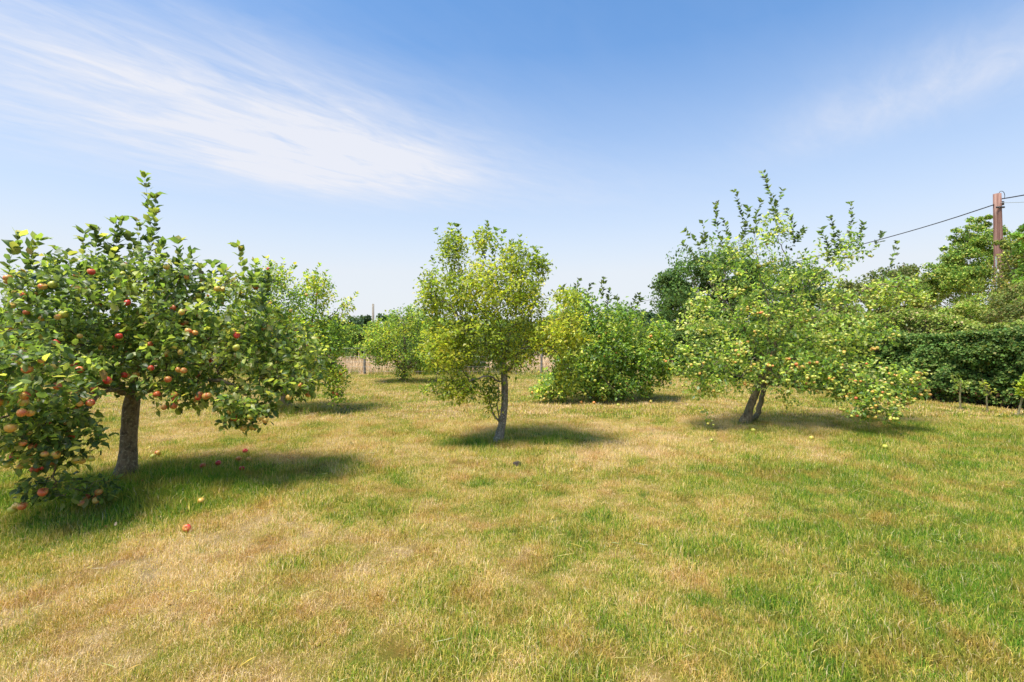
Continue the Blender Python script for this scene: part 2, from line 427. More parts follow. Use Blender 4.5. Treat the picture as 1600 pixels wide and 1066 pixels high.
    if leaf_parts:
        var = []
        for k in range(10):
            c1 = pick_cols(1, pal, pw); z0 = np.zeros((1, 3))
            V, fs, cc = leaf_geo(z0, np.array([[1., 0, 0]]), np.array([[0, 0, 1.]]), np.array([1.]), np.array([R.uniform(.55, .72)]), c1, True)
            var.append(np_mesh('leaf', V, fs, M_LEAF, cc))
        for q, k in enumerate(sep):
            o = link('leaf', var[q % 10]); x = unit(d[k]); z = unit(N[k] - (N[k] @ x) * x); y = np.cross(z, x)
            mt = Matrix([[x[0], y[0], z[0], 0], [x[1], y[1], z[1], 0], [x[2], y[2], z[2], 0], [0, 0, 0, 1]]) * 1.0
            o.matrix_world = Matrix.Translation(Vector(Pp[k])) @ mt @ Matrix.Diagonal((L[k], L[k], L[k], 1))
            mw = o.matrix_world.copy(); o.parent = root; o.matrix_parent_inverse = Matrix.Translation(root.location).inverted()
    # fruit
    if fruit:
        kinds, nf, cl = fruit[:3]; zone = fruit[3] if len(fruit) > 3 else None
        cand = np.nonzero((sk.tips <= 3) & (sk.leafy == 1))[0]
        if zone is not None: cand = cand[zone(P[cand])]
        # prefer the outside of the crown facing the viewer
        cen = P[cand].mean(0); out = (P[cand] - cen); w = np.exp(-np.clip(out[:, 1], -.35, 1) * 1.8); w /= w.sum()
        pick = R.choice(cand, nf, p=w)
        pos = []
        for i in pick:
            for _ in range(1 + R.poisson(cl)):
                if len(pos) >= nf: break
                q = P[i] + np.array([R.normal(0, .035), R.normal(0, .035) - .05, -.045 - abs(R.normal(0, .02))])
                if all(((q - p) ** 2).sum() > .055 ** 2 for p in pos[-6:]) and q[2] > .06: pos.append(q)
        pos = pos[:nf]
        pos.sort(key=lambda q: q[1])
        for k, q in enumerate(pos[:300]):
            kd = kinds[int(R.integers(len(kinds)))]
            o = link('apple', AP[kd][int(R.integers(3))]); s_ = float(R.uniform(.75, 1.1))
            o.location = Vector(q); o.rotation_euler = rand_rot(.45); o.scale = (s_, s_, s_)
            o.parent = root; o.matrix_parent_inverse = Matrix.Translation(root.location).inverted()
        if len(pos) > 300:
            b = AP[kinds[0]][0]; bv = np.zeros(len(b.vertices) * 3, np.float32); b.vertices.foreach_get('co', bv); bv = bv.reshape(-1, 3)
            fa = [list(p.vertices) for p in b.polygons]; f3 = np.array([x for x in fa if len(x) == 3]); f4 = np.array([x for x in fa if len(x) == 4])
            ex = np.array(pos[300:]); V = (ex[:, None] + bv[None] * R.uniform(.75, 1.1, (len(ex), 1, 1))).reshape(-1, 3)
            of = (np.arange(len(ex)) * len(bv))[:, None, None]
            link('apples', np_mesh('apples', V, [(f3[None] + of).reshape(-1, 3), (f4[None] + of).reshape(-1, 4)], AP[kinds[0]][0].materials[0], smooth=True), root, 'stuff')
    print(name, 'nodes', len(P), 'leaves', n)
    return root

# ------------------------------------------------------------------ ground
BL = [(-3.7, 4.75, 1.3, .55, -.75), (-3.0, 5.6, 1.4, .5, -.2), (2.9, 2.8, 1.6, 1.6, -.44), (4.8, 4.4, 2.1, 1.8, -.42), (6.8, 7.0, 2.6, 1.6, -.38),
      (-.55, 6.95, .55, .28, -.5), (.55, 7.1, .75, .3, -.45), (-2.4, 4.1, 1.0, .8, .22), (-2.3, 2.6, 1.2, .6, .22), (3.0, 7.3, 1.5, .8, .22), (1.2, 6.6, 1.2, .6, .15),
      (4.2, 5.7, .35, 1.3, .25), (1.9, 3.4, .28, .9, .22), (2.1, 10.9, 2.0, .6, .30), (4.0, 8.4, 1.6, .6, .20), (-.6, 4.2, .8, .5, -.08), (.3, 2.5, .6, .5, -.15),
      (-1.2, 2.6, .35, .3, -.3), (.6, 5.3, .8, .35, -.22), (2.2, 5.7, .9, .35, -.25), (-1.7, 8, 2.5, 1.2, .05), (-1.5, 12.5, 6, 2.0, -.05), (8, 11.5, 3, 1.2, -.12), (0, 17.6, 12, .5, -.35)]
def dryness(x, y):
    ang = np.radians(36 - 3.5 * x); ca, sa = np.cos(ang), np.sin(ang)
    a = x * sa * .0 + (x * np.sin(np.radians(33)) + y * np.cos(np.radians(33))); b = x * np.cos(np.radians(33)) - y * np.sin(np.radians(33))
    d = .535 + .50 * (fbm(a * .55, b * 1.9, 11) - .5) + .40 * (fbm(x * .8, y * .8, 21) - .5) + .85 * (fbm(x * 2.6, y * 3.1, 31) - .5) + .40 * (vnoise(x * 14, y * 14, 41) - .5)
    for cx, cy, rx, ry, am in BL: d = d + am * np.exp(-((x - cx) / rx) ** 2 - ((y - cy) / ry) ** 2)
    return np.clip(d, 0, 1)
def hgt(x, y):
    return .05 * (fbm(x * .5, y * .5, 51, 3) - .5) + .018 * (fbm(x * 2.6, y * 2.6, 61, 3) - .5)

GREEN, LIME, STRAW, TAN, BROWN = (.21, .33, .03), (.46, .45, .055), (.70, .53, .14), (.78, .58, .25), (.52, .27, .08)
def grass_mat(name, instanced, dark=1.0):
    m, q, b = new_mat(name); geo = q.new('ShaderNodeNewGeometry')
    if instanced:
        a = q.new('ShaderNodeAttribute', attribute_name='dry', attribute_type='INSTANCER')
        v = q.new('ShaderNodeAttribute', attribute_name='col'); vs = q.new('ShaderNodeSeparateColor'); q.l.new(v.outputs[0], vs.inputs[0])
        k = q.m('ADD', a.outputs['Fac'], q.m('MULTIPLY', q.m('SUBTRACT', vs.outputs[0], .5), .85))
        tipd = vs.outputs[1]
    else:
        a = q.new('ShaderNodeAttribute', attribute_name='dry')
        n = q.noise(geo.outputs['Position'], 60, 4, .7)
        k = q.m('ADD', a.outputs['Fac'], q.m('MULTIPLY', q.m('SUBTRACT', n, .5), .8)); tipd = .5
    k = q.m('ADD', k, q.m('MULTIPLY', q.m('SUBTRACT', q.noise(geo.outputs['Position'], 9, 4, .65), .5), .35), clamp=True)
    col = q.ramp(k, [(.0, (.10, .22, .018)), (.22, GREEN), (.46, LIME), (.64, STRAW), (.85, TAN), (1.0, (.78, .60, .36))])
    n2 = q.noise(geo.outputs['Position'], 2.3, 5, .7)
    col = q.mix(q.ramp(n2, [(.48, 0.0), (.66, .85)]), col, q.mix(.65, col, BROWN))
    if instanced: col = q.mix(q.ramp(vs.outputs[2], [(.90, 0.0), (.94, .6)]), col, (.66, .50, .32))
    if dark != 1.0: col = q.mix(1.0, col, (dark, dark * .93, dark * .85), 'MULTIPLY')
    q.l.new(col, b.inputs['Base Color']); b.inputs['Roughness'].default_value = .75; b.inputs['Specular IOR Level'].default_value = .15
    out = m.node_tree.nodes['Material Output']
    if instanced:
        tr = q.new('ShaderNodeBsdfTranslucent'); q.l.new(q.mix(1.0, col, (1.2, 1.2, .7), 'MULTIPLY'), tr.inputs[0])
        mx = q.new('ShaderNodeMixShader'); mx.inputs[0].default_value = .3
        q.l.new(b.outputs[0], mx.inputs[1]); q.l.new(tr.outputs[0], mx.inputs[2]); q.l.new(mx.outputs[0], out.inputs[0])
    else:
        bp = q.new('ShaderNodeBump'); bp.inputs['Strength'].default_value = .8; bp.inputs['Distance'].default_value = .03
        q.l.new(n, bp.inputs['Height']); q.l.new(bp.outputs[0], b.inputs['Normal'])
    return m
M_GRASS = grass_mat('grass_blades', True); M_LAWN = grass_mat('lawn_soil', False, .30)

def sheet(name, xs, ys, zoff, mat, kind='structure', flat=False):
    X, Yg = np.meshgrid(xs, ys); Z = (0 * X if flat else hgt(X, Yg)) + zoff
    V = np.stack([X, Yg, Z], -1).reshape(-1, 3); nx, ny = len(xs), len(ys)
    i = (np.arange(ny - 1)[:, None] * nx + np.arange(nx - 1)[None]).reshape(-1)
    f = np.stack([i, i + 1, i + nx + 1, i + nx], -1)
    me = np_mesh(name, V, f, mat, smooth=True)
    a = me.attributes.new('dry', 'FLOAT', 'POINT'); a.data.foreach_set('value', dryness(V[:, 0], V[:, 1]).astype(np.float32))
    return tag(link(name, me), kind=kind)
m_field, q, b = new_mat('far_field'); geo = q.new('ShaderNodeNewGeometry')
q.l.new(q.ramp(q.noise(geo.outputs['Position'], .6, 5, .6), [(.3, (.36, .28, .13)), (.6, (.46, .34, .19)), (.8, (.30, .30, .10))]), b.inputs['Base Color']); b.inputs['Roughness'].default_value = 1
sheet('terrain', np.linspace(-900, 900, 40), np.linspace(-900, 900, 40), -.06, m_field, flat=True)
sheet('lawn', np.concatenate([np.linspace(-30, -11, 60), np.linspace(-10.9, 12, 330), np.linspace(12.2, 22, 40)]),
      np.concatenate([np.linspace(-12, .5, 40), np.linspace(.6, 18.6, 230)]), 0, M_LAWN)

# grass blades, instanced on points
def tuft(name, nb, h, rad, wid, lean, seed, mat):
    rr = np.random.default_rng(seed); V = []; f3 = []; f4 = []; cc = []
    for k in range(nb):
        a = rr.uniform(0, 6.28); r0 = rad * math.sqrt(rr.uniform()); bx, by = r0 * math.cos(a), r0 * math.sin(a)
        d = rr.uniform(0, 6.28); le = abs(rr.normal(0, lean)); L = h * rr.uniform(.45, 1.15)
        dx, dy = math.cos(d), math.sin(d); wx, wy = -dy * wid / 2, dx * wid / 2
        tw = rr.uniform(0, 6.28); wx, wy = math.cos(tw) * wid / 2, math.sin(tw) * wid / 2
        th1 = le * .6; th2 = le * 1.5
        p1 = (bx + dx * L * .5 * math.sin(th1), by + dy * L * .5 * math.sin(th1), L * .5 * math.cos(min(th1, 1.5)))
        p2 = (p1[0] + dx * L * .5 * math.sin(th2), p1[1] + dy * L * .5 * math.sin(th2), max(.004, p1[2] + L * .5 * math.cos(min(th2, 2.0))))
        o = len(V); V += [(bx - wx, by - wy, -.008), (bx + wx, by + wy, -.008), (p1[0] + wx * .8, p1[1] + wy * .8, p1[2]), (p1[0] - wx * .8, p1[1] - wy * .8, p1[2]), p2]
        f4.append((o, o + 1, o + 2, o + 3)); f3.append((o + 3, o + 2, o + 4)); v = rr.uniform(); w = rr.uniform()
        cc += [(v, .0, w), (v, .0, w), (v, .5, w), (v, .5, w), (v, 1, w)]
    me = np_mesh(name, np.array(V), [np.array(f3), np.array(f4)], mat, np.array(cc))
    return bpy.data.objects.new(name, me)       # not linked to the scene: only instanced
def scatter(name, tufts, P, dry, scale, idx=None, kind='stuff', label=None, cat=None):
    n = len(P); me = bpy.data.meshes.new(name); me.vertices.add(n); me.vertices.foreach_set('co', P.astype(np.float32).ravel())
    for an, ar in (('dry', dry), ('scl', scale), ('rz', R.uniform(0, 6.28, n))):
        a = me.attributes.new(an, 'FLOAT', 'POINT'); a.data.foreach_set('value', np.asarray(ar, dtype=np.float32))
    a = me.attributes.new('pick', 'INT', 'POINT'); a.data.foreach_set('value', (R.integers(len(tufts), size=n) if idx is None else idx).astype(np.int32))
    o = link(name, me, kind=kind)
    t = bpy.data.node_groups.new(name, 'GeometryNodeTree')
    t.interface.new_socket('Geometry', in_out='INPUT', socket_type='NodeSocketGeometry'); t.interface.new_socket('Geometry', in_out='OUTPUT', socket_type='NodeSocketGeometry')
    gi = t.nodes.new('NodeGroupInput'); go = t.nodes.new('NodeGroupOutput'); ip = t.nodes.new('GeometryNodeInstanceOnPoints'); jn = t.nodes.new('GeometryNodeJoinGeometry')
    for tf in reversed(tufts):
        oi = t.nodes.new('GeometryNodeObjectInfo'); oi.inputs['Object'].default_value = tf; oi.inputs['As Instance'].default_value = True
        t.links.new(oi.outputs['Geometry'], jn.inputs[0])
    def na(nm, ty):
        x = t.nodes.new('GeometryNodeInputNamedAttribute'); x.data_type = ty; x.inputs['Name'].default_value = nm; return x.outputs['Attribute']
    t.links.new(gi.outputs[0], ip.inputs['Points']); t.links.new(jn.outputs[0], ip.inputs['Instance']); ip.inputs['Pick Instance'].default_value = True
    t.links.new(na('pick', 'INT'), ip.inputs['Instance Index'])
    cx = t.nodes.new('ShaderNodeCombineXYZ'); t.links.new(na('rz', 'FLOAT'), cx.inputs[2]); t.links.new(cx.outputs[0], ip.inputs['Rotation'])
    t.links.new(na('scl', 'FLOAT'), ip.inputs['Scale']); t.links.new(ip.outputs[0], go.inputs[0])
    md = o.modifiers.new('grass', 'NODES'); md.node_group = t
    return o
tn = [tuft('grass_tuft', 24, .040, .055, .0025, 1.05, s, M_GRASS) for s in range(5)]
tm = [tuft('grass_tuft', 18, .045, .10, .006, 1.0, 20 + s, M_GRASS) for s in range(4)]
def band(y0, y1, dens, side=1.12, mar=1.3):
    A = (y1 - y0) * 2 * (side * y1 + mar); n = int(A * dens); y = R.uniform(y0, y1, n); x = R.uniform(-1, 1, n) * (side * y1 + mar)
    k = np.abs(x) < side * y + mar; return x[k], y[k]
PX, PY, SC, IX = [], [], [], []
for y0, y1, dn, near, sc in ((1.3, 3.2, 1250, 1, 1.0), (3.2, 5.5, 900, 1, 1.0), (5.5, 9, 420, 1, 1.25), (9, 18.5, 120, 0, 1.15)):
    x, y = band(y0, y1, dn); PX.append(x); PY.append(y); SC.append(np.full(len(x), sc)); IX.append(R.integers(5, size=len(x)) if near else 5 + R.integers(4, size=len(x)))
x = np.concatenate(PX); y = np.concatenate(PY); sc = np.concatenate(SC); ix = np.concatenate(IX)
hx0, hy0, hx1, hy1 = 10.75, 9.55, 5.6, 18.0
side_h = (x - hx0) * (hy1 - hy0) - (y - hy0) * (hx1 - hx0)
keep = side_h < 1.5; x, y, sc, ix = x[keep], y[keep], sc[keep], ix[keep]
dr = dryness(x, y); lush = np.clip(.5 - dr, 0, .5)
clump = fbm(x * 5, y * 5, 77, 3)
gap = (fbm(x * 7, y * 7, 177, 3) > .40) | (R.uniform(size=len(x)) < .45)
sc = np.where(gap, sc, sc * .45)
sc = sc * (.50 + 1.0 * lush + .2 + 1.9 * np.clip(clump - .28, 0, 1)) * R.uniform(.75, 1.2, len(x))
un = np.exp(-((x + 3.7) / 1.4) ** 2 - ((y - 4.8) / .6) ** 2); sc *= 1 + .9 * un
dr2 = np.clip(dr + R.normal(0, .10, len(x)) + (R.uniform(size=len(x)) < .05) * .25, 0, 1)
scatter('lawn_grass', tn + tm, np.stack([x, y, hgt(x, y) - .002], -1), dr2, sc, ix)

# ------------------------------------------------------------------ the orchard trees
g_orch = 'fruit trees of the orchard'
AL = [(0.099, 0.16, 0.037), (0.159, 0.228, 0.047), (0.264, 0.308, 0.074), (0.395, 0.411, 0.116), (0.079, 0.12, 0.037), (0.343, 0.251, 0.074)]
DENS[0] = 1.25
grow_tree('apple_tree', 'nearest apple tree, at the left edge, loaded with red apples, one tall shoot on top', 'tree', 197, 5.4,
    [(197, 745, 5.4), (200, 700, 5.4), (202, 655, 5.4), (205, 618, 5.4)],
    [[(205, 618, 5.4), (130, 598, 5.1), (60, 640, 4.5), (0, 690, 4.1)],
     [(205, 625, 5.4), (150, 560, 5.2), (60, 500, 4.9), (-60, 480, 4.7)],
     [(205, 618, 5.4), (280, 560, 5.6), (370, 510, 5.7), (430, 500, 5.8)],
     [(205, 622, 5.4), (270, 590, 5.3), (350, 600, 5.2), (410, 640, 5.1)],
     [(205, 618, 5.4), (235, 560, 6.0), (290, 500, 6.5)],
     [(205, 622, 5.4), (175, 610, 4.8), (120, 650, 4.3), (90, 730, 4.1)],
     [(205, 618, 5.4), (215, 540, 5.4), (228, 470, 5.4), (236, 410, 5.4)],
     [(205, 618, 5.4), (120, 540, 6.0), (20, 480, 6.2)],
     [(215, 540, 5.4), (300, 470, 5.4), (360, 440, 5.3)]],
    [(70, 500, 150, 75, 4.9, .8, 130), (200, 475, 130, 65, 5.3, .9, 130), (330, 520, 110, 70, 5.4, .8, 130), (430, 560, 85, 60, 5.5, .6, 90),
     (200, 560, 150, 55, 5.2, .9, 110), (30, 600, 120, 75, 4.0, .6, 110), (70, 690, 80, 55, 4.1, .35, 55), (75, 760, 35, 22, 4.15, .2, 16), (150, 762, 35, 14, 4.4, .12, 9),
     (385, 640, 42, 36, 5.0, .3, 34), (300, 610, 60, 28, 5.1, .5, 36), (455, 600, 45, 30, 5.3, .4, 30), (130, 430, 110, 35, 5.1, .6, 34), (250, 430, 70, 35, 5.3, .5, 30), (380, 450, 50, 30, 5.3, .4, 20), (60, 640, 60, 30, 4.5, .4, 30)],
    [(236, 410, 226, 280, 5.4), (236, 400, 243, 312, 5.4), (190, 450, 188, 348, 5.35), (205, 450, 205, 372, 5.4), (120, 460, 133, 368, 5.2), (150, 450, 150, 362, 5.2), (80, 470, 86, 392, 5.0), (20, 450, 28, 370, 4.8),
     (275, 440, 278, 382, 5.3), (295, 450, 296, 398, 5.3), (365, 460, 372, 388, 5.2), (385, 460, 398, 412, 5.2), (335, 460, 332, 415, 5.3), (50, 470, 45, 400, 4.8), (170, 440, 168, 375, 5.3), (215, 450, 216, 350, 5.4), (250, 450, 254, 385, 5.3), (105, 470, 108, 400, 5.1), (35, 450, 60, 378, 4.8), (315, 460, 316, 420, 5.3), (350, 470, 352, 425, 5.3), (410, 480, 418, 432, 5.3), (180, 450, 178, 352, 5.3)],
    .0022, .076, AL, [3, 4, 3, 1.4, 2.6, .25], .066, 1.9, g_orch, fruit=(['red', 'org', 'org', 'org', 'yel'], 260, .35), hi=True, leaf_parts=300, ns=8, droop=.25, leaf_thr=5,
    clear=lambda p: (p[:, 2] < 1.0) & (np.abs(p[:, 0] / p[:, 1] + 603 / F) < 45 / F) & (p[:, 1] > 4.6))

YL = [(.19, .25, .028), (.27, .32, .032), (.38, .40, .038), (.52, .48, .05), (.12, .18, .025)]
DENS[0] = 2.5
grow_tree('fruit_tree', 'yellowing fruit tree in the middle with a slim lichen-grey trunk and suckers', 'tree', 779, 7.15,
    [(777, 690, 7.15), (783, 668, 7.15), (788, 640, 7.15), (789, 605, 7.15), (786, 575, 7.15)],
    [[(787, 590, 7.15), (812, 548, 7.1), (845, 515, 7.0), (880, 490, 6.9)],
     [(800, 562, 7.1), (830, 543, 7.0), (870, 550, 6.9), (898, 592, 6.9)],
     [(786, 575, 7.15), (755, 535, 7.1), (715, 490, 7.0), (680, 460, 6.95)],
     [(788, 600, 7.15), (750, 590, 6.8), (710, 610, 6.7), (672, 605, 6.7)],
     [(786, 575, 7.15), (782, 520, 7.2), (765, 450, 7.2), (755, 390, 7.2)],
     [(786, 575, 7.15), (800, 510, 7.3), (815, 450, 7.4), (825, 400, 7.4)],
     [(782, 520, 7.2), (740, 460, 7.2), (710, 400, 7.2), (690, 365, 7.2)],
     [(786, 580, 7.15), (790, 530, 7.6), (760, 470, 7.9)],
     [(788, 610, 7.15), (802, 608, 7.1), (804, 590, 7.1)],
     [(778, 668, 7.15), (771, 640, 7.1), (768, 600, 7.1)], [(781, 660, 7.15), (778, 630, 7.05), (780, 590, 7.05)]],
    [(765, 450, 62, 48, 7.15, .8, 115), (708, 392, 26, 30, 7.2, .35, 36), (700, 460, 44, 38, 7.1, .6, 80), (700, 545, 46, 36, 6.9, .6, 80), (820, 470, 36, 60, 7.2, .6, 85), (745, 520, 75, 45, 7.1, .8, 130),
     (806, 405, 26, 26, 7.2, .4, 34), (862, 525, 42, 32, 6.9, .5, 80), (885, 585, 22, 30, 6.85, .25, 32), (718, 606, 34, 24, 6.8, .35, 60), (674, 606, 18, 7, 6.7, .1, 12), (885, 465, 22, 14, 6.9, .2, 16), (768, 612, 14, 34, 7.0, .12, 30), (838, 412, 12, 22, 7.2, .2, 18), (758, 378, 24, 20, 7.2, .3, 18), (672, 470, 18, 30, 7, .3, 22), (800, 560, 40, 24, 7.1, .5, 40), (905, 530, 24, 20, 6.8, .3, 24), (895, 500, 22, 16, 6.9, .3, 18), (668, 440, 10, 14, 7.1, .2, 8), (850, 420, 10, 12, 7.2, .15, 8)],
    [(715, 400, 703, 350, 7.2), (700, 400, 683, 362, 7.2), (725, 400, 716, 356, 7.2), (762, 410, 763, 350, 7.2), (770, 410, 775, 362, 7.3), (745, 400, 745, 368, 7.2), (808, 410, 812, 372, 7.3), (800, 410, 800, 378, 7.3), (835, 430, 838, 392, 7.3), (842, 440, 848, 410, 7.3),
     (690, 470, 660, 458, 7.0), (780, 400, 786, 366, 7.2), (690, 430, 676, 410, 7.1)],
    .0018, .052, YL, [3, 4, 4, 2.2, 2], .050, 1.7, g_orch, hi=False, bark=M_BARK_GREY, ns=7, leaf_thr=6, step=.05, spread=.04, fruit=(['yel'], 4, 0), thick={9: .014, 10: .011},
    shoot_pal=([(.08, .15, .02), (.18, .24, .03)], [2, 1.5]))

RL = [(0.103, 0.194, 0.038), (0.187, 0.286, 0.054), (0.317, 0.404, 0.076), (0.505, 0.539, 0.15), (0.673, 0.674, 0.3)]
DENS[0] = 1.15
grow_tree('apple_tree', 'leaning twin-stemmed apple tree on the right, crowded with small yellow-green apples', 'tree', 1170, 8.56,
    [(1163, 662, 8.56), (1172, 635, 8.56), (1183, 605, 8.56), (1200, 570, 8.56), (1215, 530, 8.56)],
    [[(1166, 660, 8.60), (1182, 652, 8.75), (1191, 620, 8.8), (1200, 580, 8.8), (1220, 520, 8.9), (1250, 460, 9.0)],
     [(1200, 570, 8.56), (1200, 490, 8.5), (1185, 420, 8.5), (1178, 350, 8.5)],
     [(1195, 580, 8.56), (1140, 560, 8.2), (1085, 590, 8.0)],
     [(1205, 560, 8.56), (1280, 560, 8.3), (1340, 590, 7.9), (1385, 650, 7.5)],
     [(1215, 530, 8.56), (1300, 480, 8.5), (1380, 445, 8.3), (1440, 465, 8.1)],
     [(1200, 570, 8.56), (1150, 500, 8.5), (1105, 440, 8.4)],
     [(1215, 530, 8.56), (1240, 450, 8.7), (1215, 370, 8.7)],
     [(1215, 530, 8.56), (1270, 440, 8.7), (1320, 390, 8.7)],
     [(1200, 565, 8.56), (1215, 540, 9.2), (1260, 480, 9.6)],
     [(1195, 580, 8.56), (1180, 560, 7.9), (1160, 590, 7.6)]],
    [(1165, 480, 85, 70, 8.5, .9, 170), (1125, 565, 72, 50, 8.1, .7, 130), (1215, 575, 100, 42, 8.1, .9, 130), (1095, 600, 32, 28, 8.0, .3, 34), (1275, 510, 85, 55, 8.5, .8, 130),
     (1320, 585, 60, 36, 8.0, .5, 90), (1365, 632, 46, 34, 7.6, .35, 56), (1335, 610, 40, 24, 7.8, .35, 30), (1420, 610, 24, 18, 7.7, .2, 18), (1372, 465, 70, 24, 8.4, .4, 60), (1250, 430, 70, 42, 8.6, .6, 80), (1150, 400, 62, 38, 8.5, .5, 60), (1415, 590, 38, 22, 7.7, .25, 34), (1210, 360, 30, 28, 8.6, .3, 30), (1315, 390, 45, 28, 8.6, .35, 30), (1090, 500, 30, 50, 8.3, .5, 40), (1225, 625, 20, 12, 8, .2, 8), (1210, 520, 90, 60, 8.2, .5, 90), (1435, 465, 18, 12, 8.1, .15, 10), (1108, 655, 6, 8, 8.0, .05, 3), (1295, 560, 75, 45, 8.2, .5, 90), (1400, 450, 40, 20, 8.3, .3, 30), (1345, 520, 60, 36, 8.2, .5, 60), (1390, 600, 50, 26, 7.8, .3, 50), (1080, 560, 24, 36, 8.1, .4, 30)],
    [(1200, 350, 1193, 272, 8.6), (1205, 340, 1222, 300, 8.6), (1170, 370, 1150, 300, 8.5), (1180, 370, 1187, 318, 8.5), (1130, 400, 1118, 320, 8.5), (1100, 410, 1073, 362, 8.4), (1085, 410, 1068, 382, 8.4), (1140, 390, 1132, 345, 8.5), (1095, 400, 1100, 350, 8.4),
     (1235, 390, 1255, 358, 8.7), (1320, 400, 1330, 320, 8.7), (1300, 400, 1298, 342, 8.7), (1290, 410, 1285, 360, 8.7), (1340, 400, 1348, 352, 8.7), (1375, 430, 1402, 382, 8.6), (1355, 410, 1378, 366, 8.6), (1245, 380, 1232, 330, 8.6), (1310, 400, 1312, 365, 8.7), (1160, 380, 1168, 328, 8.5)],
    .0022, .064, RL, [3, 4, 4, 2, 1], .062, 1.25, g_orch, fruit=(['grn', 'grn', 'grn', 'grn', 'grn', 'sml'], 950, 2.4), thick={0: .050}, hi=False, ns=8, droop=.2, leaf_thr=5, spread=.03, bark=M_BARK,
    shoot_pal=([(.06, .10, .03), (.12, .17, .06)], [2, 1.2]), clear=lambda p: (p[:, 2] < .55) & (np.abs(p[:, 0] / p[:, 1] - 378 / F) < 50 / F))

BL2 = [(0.119, 0.213, 0.035), (0.205, 0.319, 0.053), (0.376, 0.45, 0.07), (0.684, 0.64, 0.158), (0.138, 0.236, 0.061)]
DENS[0] = 2.0
grow_tree('apple_tree', 'bushy dark apple tree with branches down to the grass, right behind the yellowing tree', 'tree', 930, 11.7,
    [(930, 623, 11.7), (928, 605, 11.7), (930, 585, 11.7)],
    [[(930, 590, 11.7), (900, 550, 11.6), (880, 500, 11.5), (900, 450, 11.6)], [(930, 590, 11.7), (960, 540, 11.7), (985, 490, 11.7)], [(930, 595, 11.7), (990, 570, 11.6), (1030, 560, 11.4)],
     [(930, 595, 11.7), (890, 590, 11.3), (855, 615, 11.0)], [(930, 590, 11.7), (935, 540, 11.7), (940, 470, 11.8)], [(930, 592, 11.7), (940, 590, 11.0), (960, 610, 10.8)]],
    [(930, 550, 68, 55, 11.5, .9, 170), (878, 600, 38, 24, 11.1, .4, 90), (900, 495, 40, 35, 11.6, .7, 80), (960, 505, 50, 35, 11.7, .8, 100), (1000, 560, 40, 42, 11.5, .7, 110), (955, 605, 50, 18, 11.1, .4, 80), (1030, 535, 24, 36, 11.5, .4, 50), (1008, 605, 14, 18, 11.2, .2, 20), (905, 465, 25, 15, 11.6, .3, 20), (915, 580, 50, 30, 11.2, .5, 70), (850, 612, 20, 10, 11.0, .25, 16), (1035, 580, 16, 22, 11.3, .3, 24)],
    [(905, 470, 905, 440, 11.6), (915, 470, 925, 445, 11.6), (935, 470, 943, 438, 11.7), (890, 480, 880, 450, 11.6), (960, 490, 962, 466, 11.7), (975, 490, 997, 462, 11.7), (985, 500, 1000, 470, 11.7), (948, 480, 952, 455, 11.7)],
    .0025, .09, BL2, [3.5, 4, 3, 1.3, 4], .074, 1.9, g_orch, fruit=(['yel', 'grn', 'yel'], 130, .8), hi=False, ns=6, droop=.25, leaf_thr=5, step=.075, spread=.05,
    shoot_pal=([(.05, .07, .03), (.08, .12, .03)], [1, 1]))

L2 = [(0.112, 0.213, 0.025), (0.183, 0.288, 0.031), (0.336, 0.413, 0.044), (0.588, 0.525, 0.062), (0.069, 0.15, 0.025)]
DENS[0] = 1.9
grow_tree('apple_tree', 'bright green apple tree behind the nearest one, few red apples, rank grass at its foot', 'tree', 448, 10.0,
    [(448, 640, 10), (446, 615, 10), (448, 585, 10)],
    [[(448, 590, 10), (420, 530, 10), (412, 450, 10)], [(448, 590, 10), (480, 520, 10), (497, 440, 10)], [(448, 595, 10), (500, 560, 9.8), (530, 600, 9.6)], [(448, 590, 10), (390, 560, 9.9), (340, 540, 9.9)], [(480, 520, 10), (520, 490, 10), (550, 465, 10)]],
    [(435, 480, 50, 50, 10, .8, 130), (495, 455, 25, 30, 10, .5, 50), (500, 525, 46, 50, 9.8, .7, 150), (522, 590, 22, 30, 9.6, .3, 50), (400, 530, 60, 60, 9.8, .8, 110), (455, 575, 60, 30, 9.8, .6, 80), (528, 622, 16, 7, 9.5, .1, 9), (425, 435, 28, 22, 10, .4, 44), (540, 480, 8, 14, 10, .15, 10), (350, 480, 40, 50, 10, .6, 50)],
    [(430, 440, 418, 405, 10), (440, 440, 443, 408, 10), (410, 440, 402, 415, 10), (490, 450, 497, 415, 10), (500, 450, 510, 425, 10), (480, 450, 478, 430, 10), (530, 480, 556, 460, 10), (455, 440, 460, 415, 10)],
    .0025, .085, L2, [3, 4, 5, 2.5, 2], .058, 1.7, g_orch, fruit=(['red', 'org'], 40, .3), hi=False, ns=6, droop=.1, leaf_thr=5, step=.07, spread=.05)

